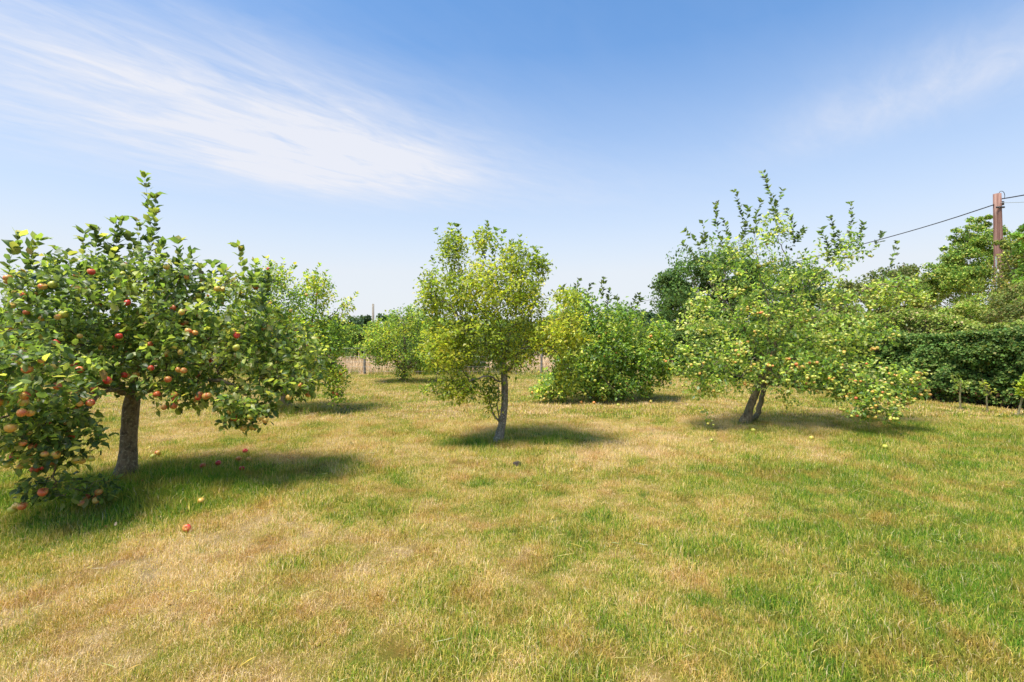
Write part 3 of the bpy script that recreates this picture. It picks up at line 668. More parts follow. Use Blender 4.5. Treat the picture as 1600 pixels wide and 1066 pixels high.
L3 = [(0.117, 0.21, 0.028), (0.187, 0.291, 0.039), (0.326, 0.389, 0.046), (0.583, 0.518, 0.077), (0.093, 0.162, 0.031)]
DENS[0] = 1.2
grow_tree('fruit_tree', 'low rounded green fruit tree, the farthest on the lawn, near the wire fence', 'tree', 630, 15.8,
    [(630, 597, 15.8), (629, 588, 15.8), (630, 578, 15.8)],
    [[(630, 580, 15.8), (612, 555, 15.8), (590, 530, 15.8)], [(630, 582, 15.8), (645, 560, 15.8), (660, 530, 15.8)], [(630, 582, 15.8), (660, 562, 15.6), (695, 560, 15.5)], [(630, 580, 15.8), (632, 540, 15.8), (630, 500, 15.8)]],
    [(630, 530, 66, 44, 15.7, 1.1, 230), (590, 540, 32, 30, 15.6, .7, 80), (675, 552, 40, 28, 15.6, .8, 90), (640, 500, 40, 20, 15.7, .7, 60), (690, 520, 30, 28, 15.8, .7, 60), (628, 585, 14, 10, 15.6, .2, 16), (682, 568, 36, 18, 15.5, .6, 60), (598, 560, 22, 14, 15.6, .5, 26)],
    [(640, 500, 638, 482, 15.8), (620, 505, 615, 488, 15.8), (660, 500, 662, 486, 15.8), (600, 520, 592, 500, 15.8)],
    .004, .12, L3, [3, 4, 4, 1.5, 2], .068, 2.0, g_orch, hi=False, ns=6, leaf_thr=6, step=.10, spread=.07, bark=M_BARK)

# rank grass clumps round the feet of trees
tl = [tuft('long_grass_tuft', 30, .30, .10, .007, .55, 60 + s, M_GRASS) for s in range(3)]
pp = []
for (x0, y0, rx, ry, n, s0) in ((-4.55, 9.75, .75, .35, 60, .8), (1.9, 11.2, 1.3, .4, 60, .45), (4.2, 8.5, .35, .2, 24, .35), (-4.1, 5.25, .75, .26, 70, .38), (-4.25, 5.4, .28, .16, 26, .5), (-3.5, 5.4, .5, .25, 25, .34), (-.2, 7.08, .35, .12, 30, .38), (-3.6, 15.6, .6, .3, 20, .5)):
    for _ in range(n): pp.append((x0 + R.normal(0, rx * .5), y0 + R.normal(0, ry * .5), s0 * R.uniform(.6, 1.2)))
for _ in range(420): pp.append((R.uniform(-20, 6), 18.35 + R.normal(0, .18), R.uniform(.5, 1.5)))
pp = np.array(pp); scatter('long_grass', tl, np.stack([pp[:, 0], pp[:, 1], hgt(pp[:, 0], pp[:, 1]) - .01], -1), R.uniform(.02, .35, len(pp)), pp[:, 2])

# ------------------------------------------------------------------ fence and the dry meadow beyond
M_POST, q, b = new_mat('weathered_post'); t = q.new('ShaderNodeTexCoord'); mp = q.new('ShaderNodeMapping'); mp.inputs['Scale'].default_value = (1, 1, .12); q.l.new(t.outputs['Object'], mp.inputs[0])
nn = q.noise(mp.outputs[0], 30, 5); q.l.new(q.ramp(nn, [(.3, (.13, .11, .085)), (.7, (.30, .27, .22))]), b.inputs['Base Color']); b.inputs['Roughness'].default_value = .9
M_WIRE, q, b = new_mat('galvanised_wire'); b.inputs['Base Color'].default_value = (.32, .32, .31, 1); b.inputs['Metallic'].default_value = .7; b.inputs['Roughness'].default_value = .5
FY = 18.45
fence = tag(empty('wire_fence', (0, FY, 0)), 'low post and wire stock fence between the lawn and the dry meadow', 'fence')
posts = [(x_ / 760 * FY) for x_ in np.arange(-1196, 330, 138 / 1.0)]
for x_ in posts:
    h = 1.12 + R.uniform(-.05, .05); z = np.array([-.2, .3, .7, h - .03, h]); P_ = np.stack([x_ + R.normal(0, .015, 5).cumsum() * .3, np.full(5, FY), z], -1)
    V, f = tube_geo(P_, np.array([.045, .043, .042, .04, .03]), 8, rough=.05)
    me = np_mesh('post', V, [f, np.arange(len(V) - 8, len(V))[None]], M_POST, smooth=False); link('post', me, fence)
for zz_ in (.15, .32, .5, .7, 1.02):
    xs = np.linspace(posts[0], posts[-1], 60); P_ = np.stack([xs, np.full(60, FY - .06), zz_ - .015 * np.abs(np.sin(np.pi * (xs - posts[0]) / 3.35))], -1)
    V, f = tube_geo(P_, np.full(60, .003), 4); link('wire', np_mesh('wire', V, f, M_WIRE), fence)
vw = []
for x_ in np.arange(posts[0], posts[-1], .3):
    V, f = tube_geo(np.array([[x_, FY - .06, .12], [x_, FY - .06, .4], [x_, FY - .06, .7]]), np.full(3, .0022), 3); vw.append((V, f))
V, f = join_geo(vw); link('netting', np_mesh('netting', V, f, M_WIRE), fence, 'stuff')
M_STRAW, q, b = new_mat('dry_meadow_grass'); geo = q.new('ShaderNodeNewGeometry')
q.l.new(q.ramp(q.noise(geo.outputs['Position'], 2.2, 6, .8), [(.30, (.22, .24, .07)), (.42, (.52, .38, .19)), (.55, (.74, .55, .34)), (.72, (.82, .66, .46))]), b.inputs['Base Color']); b.inputs['Roughness'].default_value = .8
ts = [tuft('meadow_tuft', 20, .34, .30, .012, .5, 90 + s, M_STRAW) for s in range(3)]
n = 9000; x = R.uniform(-36, 10, n); y = FY + .25 + 10 * R.uniform(0, 1, n) ** 1.3
scatter('meadow_grass', ts, np.stack([x, y, np.full(n, -.06)], -1), R.uniform(.5, 1, n), R.uniform(.5, 1.2, n) * np.clip(.15 + 1.5 * fbm(x * 1.4, y * 1.4, 88, 4) + .25 * R.normal(0, 1, n), .3, 1.7) * np.clip(.8 + (y - FY) * .06, .8, 1.3))

# ------------------------------------------------------------------ broad crowns made of leaf clumps
def crown(name, label, cat, base, blobs, n, size, pal, w, group=None, trunk_r=.2, nclump=70, mat=None, limbs=True, tight=.16, in_=.55, twiggy=0):
    """blobs: (x,y,z, rx,ry,rz) in metres"""
    root = empty(name, base); tag(root, label, cat, group)
    vol = np.array([b_[3] * b_[4] * b_[5] for b_ in blobs]) ** .67; vol /= vol.sum()
    Ps, Ns, Ls, Cs, cen = [], [], [], [], []
    for b_, v in zip(blobs, vol):
        c = np.array(b_[:3]); rad = np.array(b_[3:]); k = max(5, int(nclump * v)); m_ = max(30, int(n * v / k))
        for _ in range(k):
            u = unit(R.normal(0, 1, 3)); r_ = R.uniform(in_, 1.0) ** .6; cc = c + u * rad * r_; cr = rad.mean() * tight * R.uniform(.7, 1.6) * 1.6; cen.append(cc)
            q_ = unit(R.normal(0, 1, (m_, 3))) * (R.uniform(0.2, 1, (m_, 1)) ** .5) * cr * np.array([1.15, 1.15, .75]); P_ = cc + q_
            Ps.append(P_); Ns.append(q_ / cr * .9 + u * .5 + np.array([0, 0, .5]) + R.normal(0, .5, (m_, 3)))
            Cs.append(pick_cols(m_, pal, w, .2) * np.exp(R.normal(0, .16))); Ls.append(size * R.uniform(.6, 1.35, m_))
    P_ = np.concatenate(Ps); N_ = np.concatenate(Ns); L_ = np.concatenate(Ls); C_ = np.concatenate(Cs)
    ok = P_[:, 2] > .03; P_, N_, L_, C_ = P_[ok], N_[ok], L_[ok], C_[ok]
    D_ = R.normal(0, 1, (len(P_), 3)) + np.array([0, 0, -.2])
    V, fs, cc = leaf_geo(P_, D_, N_, L_, L_ * .75, C_, False)
    link('foliage', np_mesh(name + '_foliage', V, fs, mat or M_LEAF_FAR, cc), root, 'stuff')
    if limbs:
        top = np.array([b_[:3] for b_ in blobs]).mean(0); b0 = np.array(base, float); b0[2] = -.05
        fork = b0 + (top - b0) * .45
        V, f = tube_geo(np.array([b0, b0 * .5 + fork * .5 + R.normal(0, .04, 3), fork, fork + (top - fork) * .6]), np.array([trunk_r * 1.3, trunk_r, trunk_r * .8, trunk_r * .3]), 8, rough=.06)
        link('trunk', np_mesh('trunk', V, f, M_BARK, smooth=True), root)
        gs = []
        for k in R.choice(len(cen), min(len(cen), 26), replace=False):
            e = cen[k]; mdl = (fork + e) / 2 + R.normal(0, .1, 3) + np.array([0, 0, -.05]); V, f = tube_geo(np.array([fork, mdl, e]), np.array([trunk_r * .35, trunk_r * .18, trunk_r * .05]), 4); gs.append((V, f))
        V, f = join_geo(gs); link('limbs', np_mesh('limbs', V, f, M_BARK, smooth=True), root, 'stuff')
    return root
def wb(px, py, rx, ry, Y, dY):
    c = at(px, py, Y); return (c[0], c[1], c[2], rx / F * Y, dY, ry / F * Y)
OAK = [(0.044, 0.096, 0.021), (0.072, 0.142, 0.03), (0.116, 0.195, 0.041)]
MIXG = [(0.09, 0.179, 0.03), (0.179, 0.283, 0.044), (0.329, 0.403, 0.074), (0.508, 0.508, 0.12)]
DARK = [(.03, .07, .018), (.05, .10, .025), (.08, .14, .03)]
crown('oak_tree', 'tall dense dark green round tree behind the left of the apple-laden tree', 'tree', (17.8, 45, 0),
      [wb(1100, 460, 72, 62, 45, 4.2), wb(1065, 490, 45, 45, 44, 3), wb(1135, 430, 45, 40, 45, 3.2), wb(1060, 445, 25, 25, 44.5, 2), wb(1150, 480, 50, 45, 44.5, 3)], 30000, .24, OAK, [2, 3, 2], nclump=130, trunk_r=.35)
crown('field_tree', 'mid green tree behind the middle of the apple-laden tree', 'tree', (25, 46, 0),
      [wb(1215, 455, 60, 55, 46, 4), wb(1255, 470, 40, 50, 46, 3.2)], 16000, .24, [(.045, .11, .02), (.08, .16, .03), (.12, .2, .04)], [2, 3, 2], nclump=80, trunk_r=.3)
crown('field_tree', 'olive green tree low on the skyline right of the apple-laden tree', 'tree', (22.5, 29, 0),
      [wb(1390, 465, 55, 45, 29, 2.6), wb(1435, 450, 45, 35, 29, 2.4), wb(1345, 470, 40, 40, 29, 2.4)], 16000, .15, [(.10, .14, .03), (.16, .19, .05), (.20, .20, .07)], [2, 3, 2], nclump=90, trunk_r=.2, tight=.13)
crown('field_maple', 'open-topped olive tree rising just left of the wooden pole', 'tree', (22.6, 24, 0),
      [wb(1520, 420, 55, 45, 24, 1.5), wb(1500, 380, 32, 28, 23.8, .9), wb(1540, 365, 26, 26, 23.9, .8), wb(1480, 450, 35, 30, 23.6, 1.2), wb(1528, 350, 18, 16, 23.9, .6), wb(1495, 425, 45, 40, 23.6, 1.2), wb(1545, 400, 40, 40, 23.6, 1.2)], 24000, .10, MIXG, [3, 4, 3, 1], nclump=230, trunk_r=.10, tight=.13, in_=.35)
crown('ash_tree', 'yellow-green tree at the right edge, leaning in front of the wooden pole', 'tree', (19.2, 17.6, 0),
      [wb(1625, 420, 42, 48, 17.5, 1.4), wb(1612, 455, 38, 24, 17.2, 1.2), wb(1640, 385, 40, 38, 17.5, 1.2), wb(1572, 380, 15, 12, 17.5, .4), wb(1590, 385, 16, 16, 17.5, .4)], 13000, .085, [(.12, .18, .03), (.24, .27, .05), (.42, .38, .09), (.08, .13, .02)], [3, 4, 2, 2], nclump=180, trunk_r=.14, tight=.13)
crown('young_ash', 'bright lime leaf spray at the right edge beside the pole top', 'tree', (17.4, 15.8, 0),
      [wb(1612, 372, 18, 26, 15.8, .5), wb(1630, 430, 30, 40, 15.8, .7)], 3000, .10, [(.16, .30, .03), (.26, .40, .05)], [1, 1], nclump=40, trunk_r=.06, tight=.16)
crown('hazel_bush', 'light lime bush above the hedge, below the wooden pole', 'bush', (14.6, 15.2, 0),
      [wb(1535, 490, 42, 26, 15.2, 1), wb(1500, 500, 40, 26, 15.4, 1), wb(1580, 480, 40, 26, 15, 1)], 11000, .07, [(.16, .25, .03), (.28, .35, .05), (.36, .36, .10)], [2, 3, 2], nclump=110, trunk_r=.05, tight=.14)
crown('elder_bush', 'olive and russet bush above the hedge at the far right', 'bush', (15.2, 13.6, 0),
      [wb(1615, 470, 45, 30, 13.6, .8), wb(1590, 495, 45, 22, 13.4, .8)], 8000, .06, [(.14, .18, .04), (.28, .24, .08), (.20, .25, .05)], [2, 2, 2], nclump=80, trunk_r=.05, tight=.14)
# far hedgerow and woods on the skyline
far = [('hedgerow_tree', 'small green tree in the field hedge left of the rounded fruit tree', 570, 528, 42, 26, 28, .12), ('hedgerow_tree', 'green field-hedge tree seen between rounded fruit tree and yellowing tree', 700, 525, 40, 34, 29, .12),
       ('hedgerow_tree', 'dark green field-hedge tree behind the yellowing tree', 785, 530, 60, 30, 29, .12), ('hedgerow_tree', 'green field-hedge tree behind the bushy dark apple tree', 890, 530, 60, 28, 29, .12),
       ('hedgerow_tree', 'round-topped green tree just behind the rounded fruit tree', 640, 512, 50, 32, 30, .13), ('hedgerow_tree', 'field-hedge tree behind the bright green apple tree', 470, 525, 70, 30, 29, .12),
       ('hedgerow_tree', 'field-hedge tree behind the nearest apple tree, right of its trunk', 340, 520, 80, 36, 29, .12), ('hedgerow_tree', 'field-hedge tree behind the nearest apple tree, over its trunk', 190, 520, 90, 36, 30, .12), ('hedgerow_tree', 'field-hedge tree behind the nearest apple tree, left edge', 40, 520, 90, 36, 31, .12)]
for nm, lb, px, py, rx, ry, Y, sz in far:
    bl = [wb(px, py, rx * .75, ry, Y, 1.4), wb(px - rx * .5, py + 10, rx * .5, ry * .8, Y, 1.2), wb(px + rx * .5, py + 8, rx * .5, ry * .85, Y, 1.2), wb(px, py + 26, rx, ry * .7, Y, 1.2)]
    crown(nm, lb, 'tree', tuple(at(px, 520, Y)[:2]) + (0,), bl, 7000, sz, L3[:3] + [(.13, .19, .03)], [2, 3, 2, 1], 'trees of the field hedge', .12, 70, tight=.15)
for lb, px, py, rx, ry, Y in (('distant blue-green wood top between the bushy apple tree and the tall dark tree', 1000, 507, 60, 22, 120), ('distant wood on the skyline behind the tall dark tree', 1130, 505, 120, 25, 120), ('distant wood on the skyline behind the yellowing tree', 850, 510, 110, 14, 125), ('distant wood on the skyline behind the rounded fruit tree', 640, 508, 120, 16, 120), ('distant wood on the skyline behind the bright green apple tree', 430, 508, 130, 16, 120), ('distant wood on the skyline behind the nearest apple tree', 150, 506, 190, 18, 120), ('distant wood on the skyline behind the hedge', 1420, 500, 220, 26, 110)):
    bl = [wb(px + dx * rx, py + R.uniform(-3, 6), rx * .34, ry * R.uniform(.7, 1.1), Y, 5) for dx in (-.75, -.4, -.05, .3, .7)]
    bl += [wb(px, py + 14, rx, 10, Y, 5)]
    crown('distant_wood', lb, 'woodland', tuple(at(px, 520, Y)[:2]) + (0,), bl, 7000, .75, [(.035, .075, .03), (.05, .10, .035)], [1, 1], None, .4, 60, tight=.14)

for lb, px, py, rx, ry in (('green shrub on the fence line behind the yellowing tree trunk', 735, 556, 62, 34), ('dark green shrub on the fence line behind the bushy dark apple tree', 935, 558, 62, 34), ('dark shrub with russet base on the fence line, right of the bushy dark apple tree', 1030, 555, 46, 42),
        ('green shrub on the fence line behind the bright green apple tree', 480, 555, 66, 36), ('green shrub on the fence line right of the nearest trunk', 340, 555, 80, 36), ('green shrub on the fence line behind the nearest trunk', 200, 555, 80, 36), ('green shrub on the fence line at the left edge', 40, 555, 95, 36), ('green shrub on the fence line behind the rounded fruit tree', 655, 550, 34, 36)):
    Y = 19.3; bl = [wb(px + dx * rx, py + R.uniform(-6, 8), rx * .5, ry * R.uniform(.8, 1.05), Y, .9) for dx in (-.5, 0, .5)] + [wb(px, py + 20, rx * .9, 20, Y, .6)]
    crown('fence_shrub', lb, 'shrub', tuple(at(px, 520, Y)[:2]) + (0,), bl, 7000, .09, [(.075, .125, .025), (.13, .18, .035), (.19, .24, .05)], [2, 3, 1.5], 'shrubs along the wire fence', .05, 60, tight=.16)

# ------------------------------------------------------------------ the hedge on the right
def hedge(name, label, p0, p1, depth, prof, n, size, pal, w, core=True, lump=.22, cat='hedge', stems=40):
    """prof(u, s) -> height; a clipped hedge from p0 to p1, its face on the left"""
    p0 = np.array(p0); p1 = np.array(p1); L = np.linalg.norm(p1 - p0); t = (p1 - p0) / L; nrm = np.array([t[1], -t[0]])
    root = empty(name, (*p0, 0)); tag(root, label, cat)
    s = R.uniform(0, L, n); k = R.uniform(0, 1, n)
    front = k < .72
    z = R.uniform(.04, 1, n) * prof(s)
    lumpv = lump * (fbm(s * 1.3, z * 1.8, 5, 4) - .5) * 2 + .10 * (fbm(s * 5, z * 6, 9, 3) - .5) * 2
    dep = np.where(front, np.abs(R.normal(0, .07, n)) + lumpv + .10 * np.clip(.5 - z, 0, 1) , R.uniform(0, depth, n))
    top = prof(s) + .12 * (fbm(s * 2.2, dep * 3, 15, 4) - .5) * 2
    z = np.where(front, z, top - np.abs(R.normal(0, .08, n)))
    # holes in the face where the inside shows
    hole = front & (fbm(s * 2.6, z * 4.2, 25, 4) < .40) & (R.uniform(0, 1, n) < .75); dep = np.where(hole, dep + .22, dep)
    z = np.maximum(z, .03)
    P_ = np.stack([p0[0] + t[0] * s + nrm[0] * dep, p0[1] + t[1] * s + nrm[1] * dep, z], -1)
    out = np.array([-nrm[0], -nrm[1], .35]); N_ = np.where(front[:, None], out * .8, np.array([0, 0, 1.])) + R.normal(0, .5, (n, 3)) + np.array([0, 0, .3])
    shade_c = fbm(s * 1.1, z * 2, 35, 3)[:, None]
    C_ = pick_cols(n, pal, w, .2) * (.75 + .5 * shade_c)
    L_ = size * R.uniform(.6, 1.3, n)
    low = (z < .38) & (R.uniform(0, 1, n) < .5) ; kp = ~((z < .28) & (R.uniform(0, 1, n) < .55))
    C_[low & (R.uniform(0, 1, n) < .25)] = (.17, .085, .04)
    P_, N_, L_, C_ = P_[kp], N_[kp], L_[kp], C_[kp]
    V, fs, cc = leaf_geo(P_, R.normal(0, 1, (len(P_), 3)) + np.array([0, 0, -.4]), N_, L_, L_ * .8, C_, False)
    link('foliage', np_mesh(name, V, fs, M_LEAF_FAR, cc), root, 'stuff')
    if core:  # solid sheet for the dense twigs, coloured dark as the hedge's shaded inside
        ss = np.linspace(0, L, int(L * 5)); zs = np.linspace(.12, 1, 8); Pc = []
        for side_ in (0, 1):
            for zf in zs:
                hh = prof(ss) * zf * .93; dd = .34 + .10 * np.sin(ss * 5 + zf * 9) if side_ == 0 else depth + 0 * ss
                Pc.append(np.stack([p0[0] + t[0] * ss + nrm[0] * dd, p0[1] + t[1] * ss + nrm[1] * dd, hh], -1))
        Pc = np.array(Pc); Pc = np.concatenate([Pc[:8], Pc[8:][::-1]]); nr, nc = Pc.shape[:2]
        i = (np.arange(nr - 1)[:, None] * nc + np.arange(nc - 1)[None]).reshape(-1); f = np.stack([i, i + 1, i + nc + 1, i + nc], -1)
        link('shaded_twig_core', np_mesh('core', Pc.reshape(-1, 3), f, M_CORE, smooth=True), root)
    gs = []
    for _ in range(stems):
        s_ = R.uniform(0, L); d_ = R.uniform(.12, .6); b_ = np.array([p0[0] + t[0] * s_ + nrm[0] * d_, p0[1] + t[1] * s_ + nrm[1] * d_, -.03])
        e = b_ + np.array([R.normal(0, .2), R.normal(0, .2), R.uniform(.8, 1.3)]); V, f = tube_geo(np.array([b_, (b_ + e) / 2 + R.normal(0, .05, 3), e]), np.array([.022, .016, .006]) * R.uniform(.6, 1.3), 5)
        link('stem', np_mesh('stem', V, f, M_TWIG, smooth=True), root)
    return root
M_CORE, q, b = new_mat('shaded_inner_twigs'); geo = q.new('ShaderNodeNewGeometry')  # near-black twig browns and greens with the interior shade painted in
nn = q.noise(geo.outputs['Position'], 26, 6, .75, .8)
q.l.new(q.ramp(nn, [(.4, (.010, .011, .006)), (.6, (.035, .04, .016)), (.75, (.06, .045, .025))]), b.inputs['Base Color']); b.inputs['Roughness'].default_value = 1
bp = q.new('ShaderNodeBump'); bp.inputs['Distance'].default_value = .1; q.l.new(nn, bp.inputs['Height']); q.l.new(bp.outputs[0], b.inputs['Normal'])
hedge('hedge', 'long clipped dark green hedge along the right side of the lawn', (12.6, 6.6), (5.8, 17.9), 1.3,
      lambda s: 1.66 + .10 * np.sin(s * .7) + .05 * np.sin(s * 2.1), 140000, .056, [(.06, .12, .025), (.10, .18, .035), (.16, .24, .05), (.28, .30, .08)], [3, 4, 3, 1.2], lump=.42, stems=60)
def brambles(s): return 2.02 + .16 * np.sin(s * .9 + 1) + .10 * np.sin(s * 2.3) + .05 * np.sin(s * 6)
tt = np.array([5.8 - 12.6, 17.9 - 6.6]); tt = tt / np.linalg.norm(tt); nr_ = np.array([tt[1], -tt[0]])
hedge('bramble_thicket', 'pale yellow-green unclipped growth rising behind the clipped hedge top', (12.6 + nr_[0] * .75, 6.6 + nr_[1] * .75), (5.8 + nr_[0] * .75, 17.9 + nr_[1] * .75), 1.4,
      brambles, 60000, .06, [(.14, .21, .03), (.24, .30, .05), (.34, .35, .10), (.38, .27, .14)], [3, 4, 3, 1], core=True, lump=.15, cat='thicket', stems=12)
hedge('field_hedge', 'long low green hedge across the far side of the dry meadow', (16, 27.5), (-40, 27.5), 1.5, lambda s: 1.9 + .25 * np.sin(s * .5) + .2 * np.sin(s * 1.7), 60000, .11, [(.075, .125, .025), (.12, .18, .035), (.18, .23, .045)], [2, 3, 1], lump=.3, stems=0)
# saplings at the hedge foot
def sapling(label, px, pyb, h, pal, n=90, r_=.02, leaf=.06):
    Y = CH * F / (pyb - HY); b0 = at(px, pyb, Y); b0[2] = 0
    root = tag(empty('sapling', b0), label, 'sapling', 'young trees at the foot of the hedge')
    e = b0 + np.array([R.normal(0, .04), R.normal(0, .04), h]); V, f = tube_geo(np.array([b0, (b0 + e) / 2 + R.normal(0, .02, 3), e]), np.array([r_, r_ * .8, r_ * .3]), 6)
    link('stem', np_mesh('stem', V, f, M_PALE, smooth=True), root); P_ = []; gs = []
    for k in range(7):
        a = R.uniform(0, 6.28); q0 = b0 + (e - b0) * R.uniform(.5, 1); q1 = q0 + np.array([math.cos(a) * .12, math.sin(a) * .12, R.uniform(.1, .3)]) * R.uniform(.5, 1.2)
        gs.append(tube_geo(np.array([q0, (q0 + q1) / 2 + [0, 0, .02], q1]), np.array([.006, .004, .002]), 4)); P_ += [q0 + (q1 - q0) * R.uniform(.2, 1.05) + R.normal(0, .03, 3) for _ in range(n // 7)]
    V, f = join_geo(gs); link('twigs', np_mesh('twigs', V, f, M_PALE, smooth=True), root, 'stuff'); P_ = np.array(P_); m_ = len(P_)
    L_ = leaf * R.uniform(.6, 1.3, m_); V, fs, cc = leaf_geo(P_, R.normal(0, 1, (m_, 3)) + [0, 0, -.3], R.normal(0, .5, (m_, 3)) + [0, -.3, 1], L_, L_ * .6, pick_cols(m_, pal, [1] * len(pal)), True)
    link('foliage', np_mesh('foliage', V, fs, M_LEAF, cc), root, 'stuff')
M_PALE = bark_mat('bark_pale', (.16, .13, .06), (.30, .26, .12), (.34, .32, .2), 30)
sapling('thin yellow-stemmed sapling with a small leafy fork, leftmost at the hedge foot', 1501, 640, .62, [(.22, .30, .05), (.34, .36, .08)], 130)
sapling('bare yellowish sapling stem, middle one of the hedge foot', 1543, 644, .50, [(.30, .32, .06)], 60, .018)
sapling('bright yellow leafy sapling in front of the hedge at the right edge', 1590, 650, .76, [(.38, .44, .03), (.50, .48, .05), (.26, .36, .03)], 330, .022, .062)

# ------------------------------------------------------------------ utility poles and wires
M_POLE, q, b = new_mat('creosoted_pole'); t = q.new('ShaderNodeTexCoord'); mp = q.new('ShaderNodeMapping'); mp.inputs['Scale'].default_value = (1, 1, .06); q.l.new(t.outputs['Object'], mp.inputs[0])
nn = q.noise(mp.outputs[0], 14, 6, .65); q.l.new(q.ramp(nn, [(.35, (.13, .06, .045)), (.55, (.27, .145, .11)), (.72, (.36, .26, .21))]), b.inputs['Base Color']); b.inputs['Roughness'].default_value = .85
M_DARK, q, b = new_mat('black_cable'); b.inputs['Base Color'].default_value = (.025, .025, .028, 1); b.inputs['Roughness'].default_value = .6
M_GALV, q, b = new_mat('galvanised_guard'); b.inputs['Base Color'].default_value = (.38, .42, .42, 1); b.inputs['Metallic'].default_value = .4; b.inputs['Roughness'].default_value = .5
M_WHITE, q, b = new_mat('white_plate'); b.inputs['Base Color'].default_value = (.75, .75, .73, 1); b.inputs['Roughness'].default_value = .5
def box(cx, cy, cz, sx, sy, sz, mat, name, parent):
    V = np.array([(cx + a * sx / 2, cy + b_ * sy / 2, cz + c * sz / 2) for c in (-1, 1) for b_ in (-1, 1) for a in (-1, 1)])
    f = np.array([(0, 2, 3, 1), (4, 5, 7, 6), (0, 1, 5, 4), (2, 6, 7, 3), (0, 4, 6, 2), (1, 3, 7, 5)]); return link(name, np_mesh(name, V, f, mat), parent)
PYY = 21.0; pb = at(1565, 520, PYY); pt = at(1558, 303, PYY)
pole = tag(empty('utility_pole', (pb[0], PYY, 0)), 'tall reddish-brown wooden utility pole above the hedge carrying black cables', 'utility pole')
zz_ = np.linspace(0, 1, 9); P_ = np.stack([pb[0] + (pt[0] - pb[0]) * (zz_ * pt[2] / (pt[2] - 0)), np.full(9, PYY), zz_ * pt[2]], -1)
V, f = tube_geo(P_, np.linspace(.20, .135, 9), 14, rough=.02)
link('shaft', np_mesh('shaft', V, [f, np.arange(len(V) - 14, len(V))[None]], M_POLE, smooth=False), pole)
box(pt[0] + .17, PYY, pt[2] - .42, .12, .16, .16, M_DARK, 'cable_clamp', pole)
box(pt[0] - .02, PYY - .16, pt[2] - .62, .34, .05, .07, M_DARK, 'bracket', pole)
g0 = at(1556, 400, PYY - .2); g1 = at(1558, 452, PYY - .2); V, f = tube_geo(np.array([g0, (g0 + g1) / 2, g1 - [0, 0, 2.0]]), np.full(3, .03), 6)
link('cable_guard', np_mesh('guard', V, f, M_GALV, smooth=True), pole)
c_ = at(1561, 424, PYY - .21); box(c_[0], c_[1], c_[2], .13, .02, .16, M_WHITE, 'warning_plate', pole)
def cable(name, pts, r_, label, cat='cable', mat=M_DARK, n=60):
    sk = Skel(); sk.base = 0; sk.poly(pts, step=.8, wob=0); P_ = np.array(sk.P); V, f = tube_geo(P_, np.full(len(P_), r_), 5); o = link(name, np_mesh(name, V, f, mat, smooth=True)); return tag(o, label, cat)
cable('overhead_cable', [at(1553, 320, 21), at(1470, 347, 24), at(1380, 373, 28), at(1260, 405, 36), at(1130, 441, 50), at(1010, 470, 66), at(930, 487, 85), at(850, 498, 110)], .024, 'black overhead cable sloping down leftwards from the wooden pole')
cable('overhead_cable', [at(1564, 311, 21), at(1600, 305, 19.5), at(1700, 285, 17), at(1900, 240, 13)], .024, 'upper thick black cable leaving the pole top to the right')
cable('overhead_cable', [at(1563, 317, 20.9), at(1600, 316, 19.5), at(1700, 312, 17), at(1900, 300, 13)], .012, 'lower thin grey cable leaving the pole top to the right', mat=M_GALV)
lp = [at(1560, 304, 21), at(1563, 299, 21), at(1568, 300, 21), at(1570, 306, 21), at(1569, 311, 20.95)]
sk = Skel(); sk.base = 0; sk.poly(lp, step=.05, wob=0); V, f = tube_geo(np.array(sk.P), np.full(len(sk.P), .012), 5); link('cable_loop', np_mesh('cable_loop', V, f, M_DARK, smooth=True), pole)
fb = at(583, 475, 60); P_ = np.array([[fb[0], 60, -.1], [fb[0], 60, fb[2] / 2], [fb[0], 60, fb[2]]]); V, f = tube_geo(P_, np.array([.17, .15, .13]), 10)
fo = tag(empty('utility_pole', (fb[0], 60, 0)), 'distant grey wooden pole standing above the far trees left of centre', 'utility pole')
link('shaft', np_mesh('far_shaft', V, [f, np.arange(len(V) - 10, len(V))[None]], M_POST), fo)

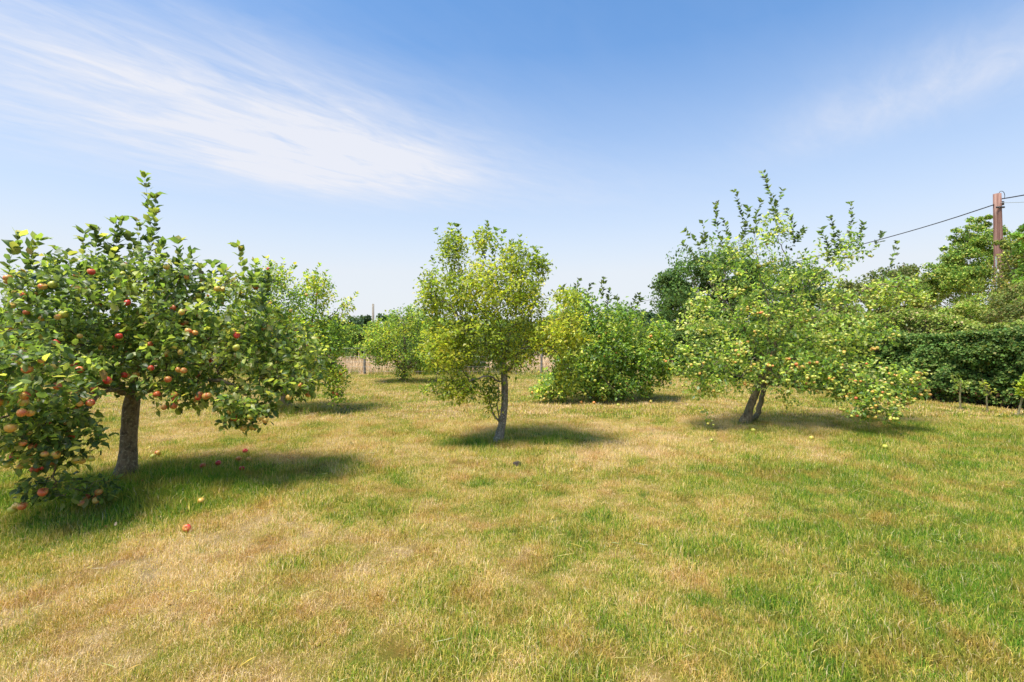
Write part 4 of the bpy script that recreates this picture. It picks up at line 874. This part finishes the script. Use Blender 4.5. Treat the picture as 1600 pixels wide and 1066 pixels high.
# ------------------------------------------------------------------ windfalls and small litter
def windfall(px, py, kd, label, s_=1.0):
    p = ground_at(px, py); o = link('windfall_apple', AP[kd][int(R.integers(3))]); o.location = (p[0], p[1], float(hgt(p[0], p[1])) + .045 * s_); o.rotation_euler = rand_rot(.9); o.scale = (s_,) * 3
    tag(o, label, 'apple', 'windfall apples')
for px, py, kd, lb in ((383, 709, 'red', 'dark red windfall apple, farthest of the cluster right of the nearest trunk'), (389, 722, 'red', 'red windfall apple at the right end of the cluster by the nearest tree'),
        (373, 721, 'red', 'windfall apple left beside the rightmost one of the cluster by the nearest tree'), (341, 728, 'red', 'red windfall apple in the middle of the cluster by the nearest tree'), (317, 733, 'red', 'red windfall apple at the left end of the cluster by the nearest tree'),
        (378, 738, 'red', 'pinkish windfall apple on the near side of the cluster by the nearest tree'), (239, 718, 'yel', 'pale windfall apple just behind right of the nearest trunk'), (246, 713, 'red', 'brownish windfall apple touching the grass behind the pale one by the nearest trunk'),
        (314, 790, 'red', 'lone orange windfall apple on the grass in front of the nearest tree'), (222, 760, 'red', 'orange windfall apple close in front of the nearest trunk'), (292, 833, 'red', 'small rotten windfall apple nearest to the viewer'),
        (908, 632, 'yel', 'left one of the yellow windfalls before the bushy dark apple tree'), (928, 633, 'yel', 'second yellow windfall from the left before the bushy dark apple tree'), (966, 637, 'yel', 'yellow windfall before the middle of the bushy dark apple tree'), (1017, 631, 'yel', 'right-hand yellow windfall beside the bushy dark apple tree'),
        (1112, 692, 'grn', 'yellow windfall apple left of the leaning twin-stemmed tree'), (1177, 677, 'yel', 'yellow windfall apple right at the foot of the leaning twin-stemmed tree'), (1268, 690, 'yel', 'small windfall apple right of the leaning twin-stemmed tree'), (1383, 703, 'yel', 'windfall apple below the drooping right branch of the leaning tree')):
    windfall(px, py, kd, lb, .95 if py > 700 else 1.0)
n = 170; fx = np.concatenate([R.normal(-3.6, 1.0, n // 2), R.normal(4.2, 1.3, n // 2)]); fy = np.concatenate([R.normal(5.0, .6, n // 2), R.normal(8.0, .7, n // 2)])
V, fs, cc = leaf_geo(np.stack([fx, fy, hgt(fx, fy) + .035], -1), R.normal(0, 1, (n, 3)) * [1, 1, .25], R.normal(0, .4, (n, 3)) + [0, 0, 1], R.uniform(.020, .040, n), R.uniform(.012, .022, n), pick_cols(n, [(.26, .13, .05), (.34, .20, .08), (.16, .08, .04)], [2, 2, 1]), True)
link('fallen_leaves', np_mesh('fallen_leaves', V, fs, M_LEAF, cc), kind='stuff')
wx, wy, ws = [], [], []
for _ in range(46):
    cy = R.uniform(2.2, 8); cx = R.uniform(-1, 1) * cy * 1.05; k = R.integers(5, 14)
    wx.append(cx + R.normal(0, .10, k)); wy.append(cy + R.normal(0, .07, k)); ws.append(R.uniform(.17, .34, k))
wx, wy, ws = map(np.concatenate, (wx, wy, ws)); scatter('coarse_grass', tl, np.stack([wx, wy, hgt(wx, wy) - .01], -1), R.uniform(0, .35, len(wx)), ws)
n = 600; sy = R.uniform(1.6, 7, n); sx = R.uniform(-1.1, 1.1, n) * sy; dd = R.uniform(0, 6.28, n)
V, fs, cc = leaf_geo(np.stack([sx, sy, hgt(sx, sy) + R.uniform(.02, .045, n)], -1), np.stack([np.cos(dd), np.sin(dd), R.normal(.05, .2, n)], -1), R.normal(0, .3, (n, 3)) + [0, 0, 1], R.uniform(.05, .16, n), np.full(n, .0028), pick_cols(n, [(.70, .58, .34), (.60, .46, .22)], [1, 1]), False, .12)
link('loose_straw', np_mesh('loose_straw', V, fs, M_LEAF, cc), kind='stuff')
M_SOIL, q, b = new_mat('dark_soil'); b.inputs['Base Color'].default_value = (.035, .025, .018, 1); b.inputs['Roughness'].default_value = 1
def clod(px, py, r_, label):
    p = ground_at(px, py); v = unit(R.normal(0, 1, (1, 3)))
    import bmesh
    bm = bmesh.new(); bmesh.ops.create_icosphere(bm, subdivisions=2, radius=r_)
    for v in bm.verts: v.co = v.co * (1 + float(R.normal(0, .16))); v.co.z *= .5
    me = bpy.data.meshes.new('clod'); bm.to_mesh(me); bm.free(); me.materials.append(M_SOIL); o = link('soil_clod', me); o.location = (p[0], p[1], float(hgt(p[0], p[1])) + .025); tag(o, label, 'clod')
clod(808, 729, .05, 'dark crumbly clod on the lawn in front of the yellowing tree')
clod(884, 688, .035, 'small dark clod on the lawn right of the yellowing tree trunk')
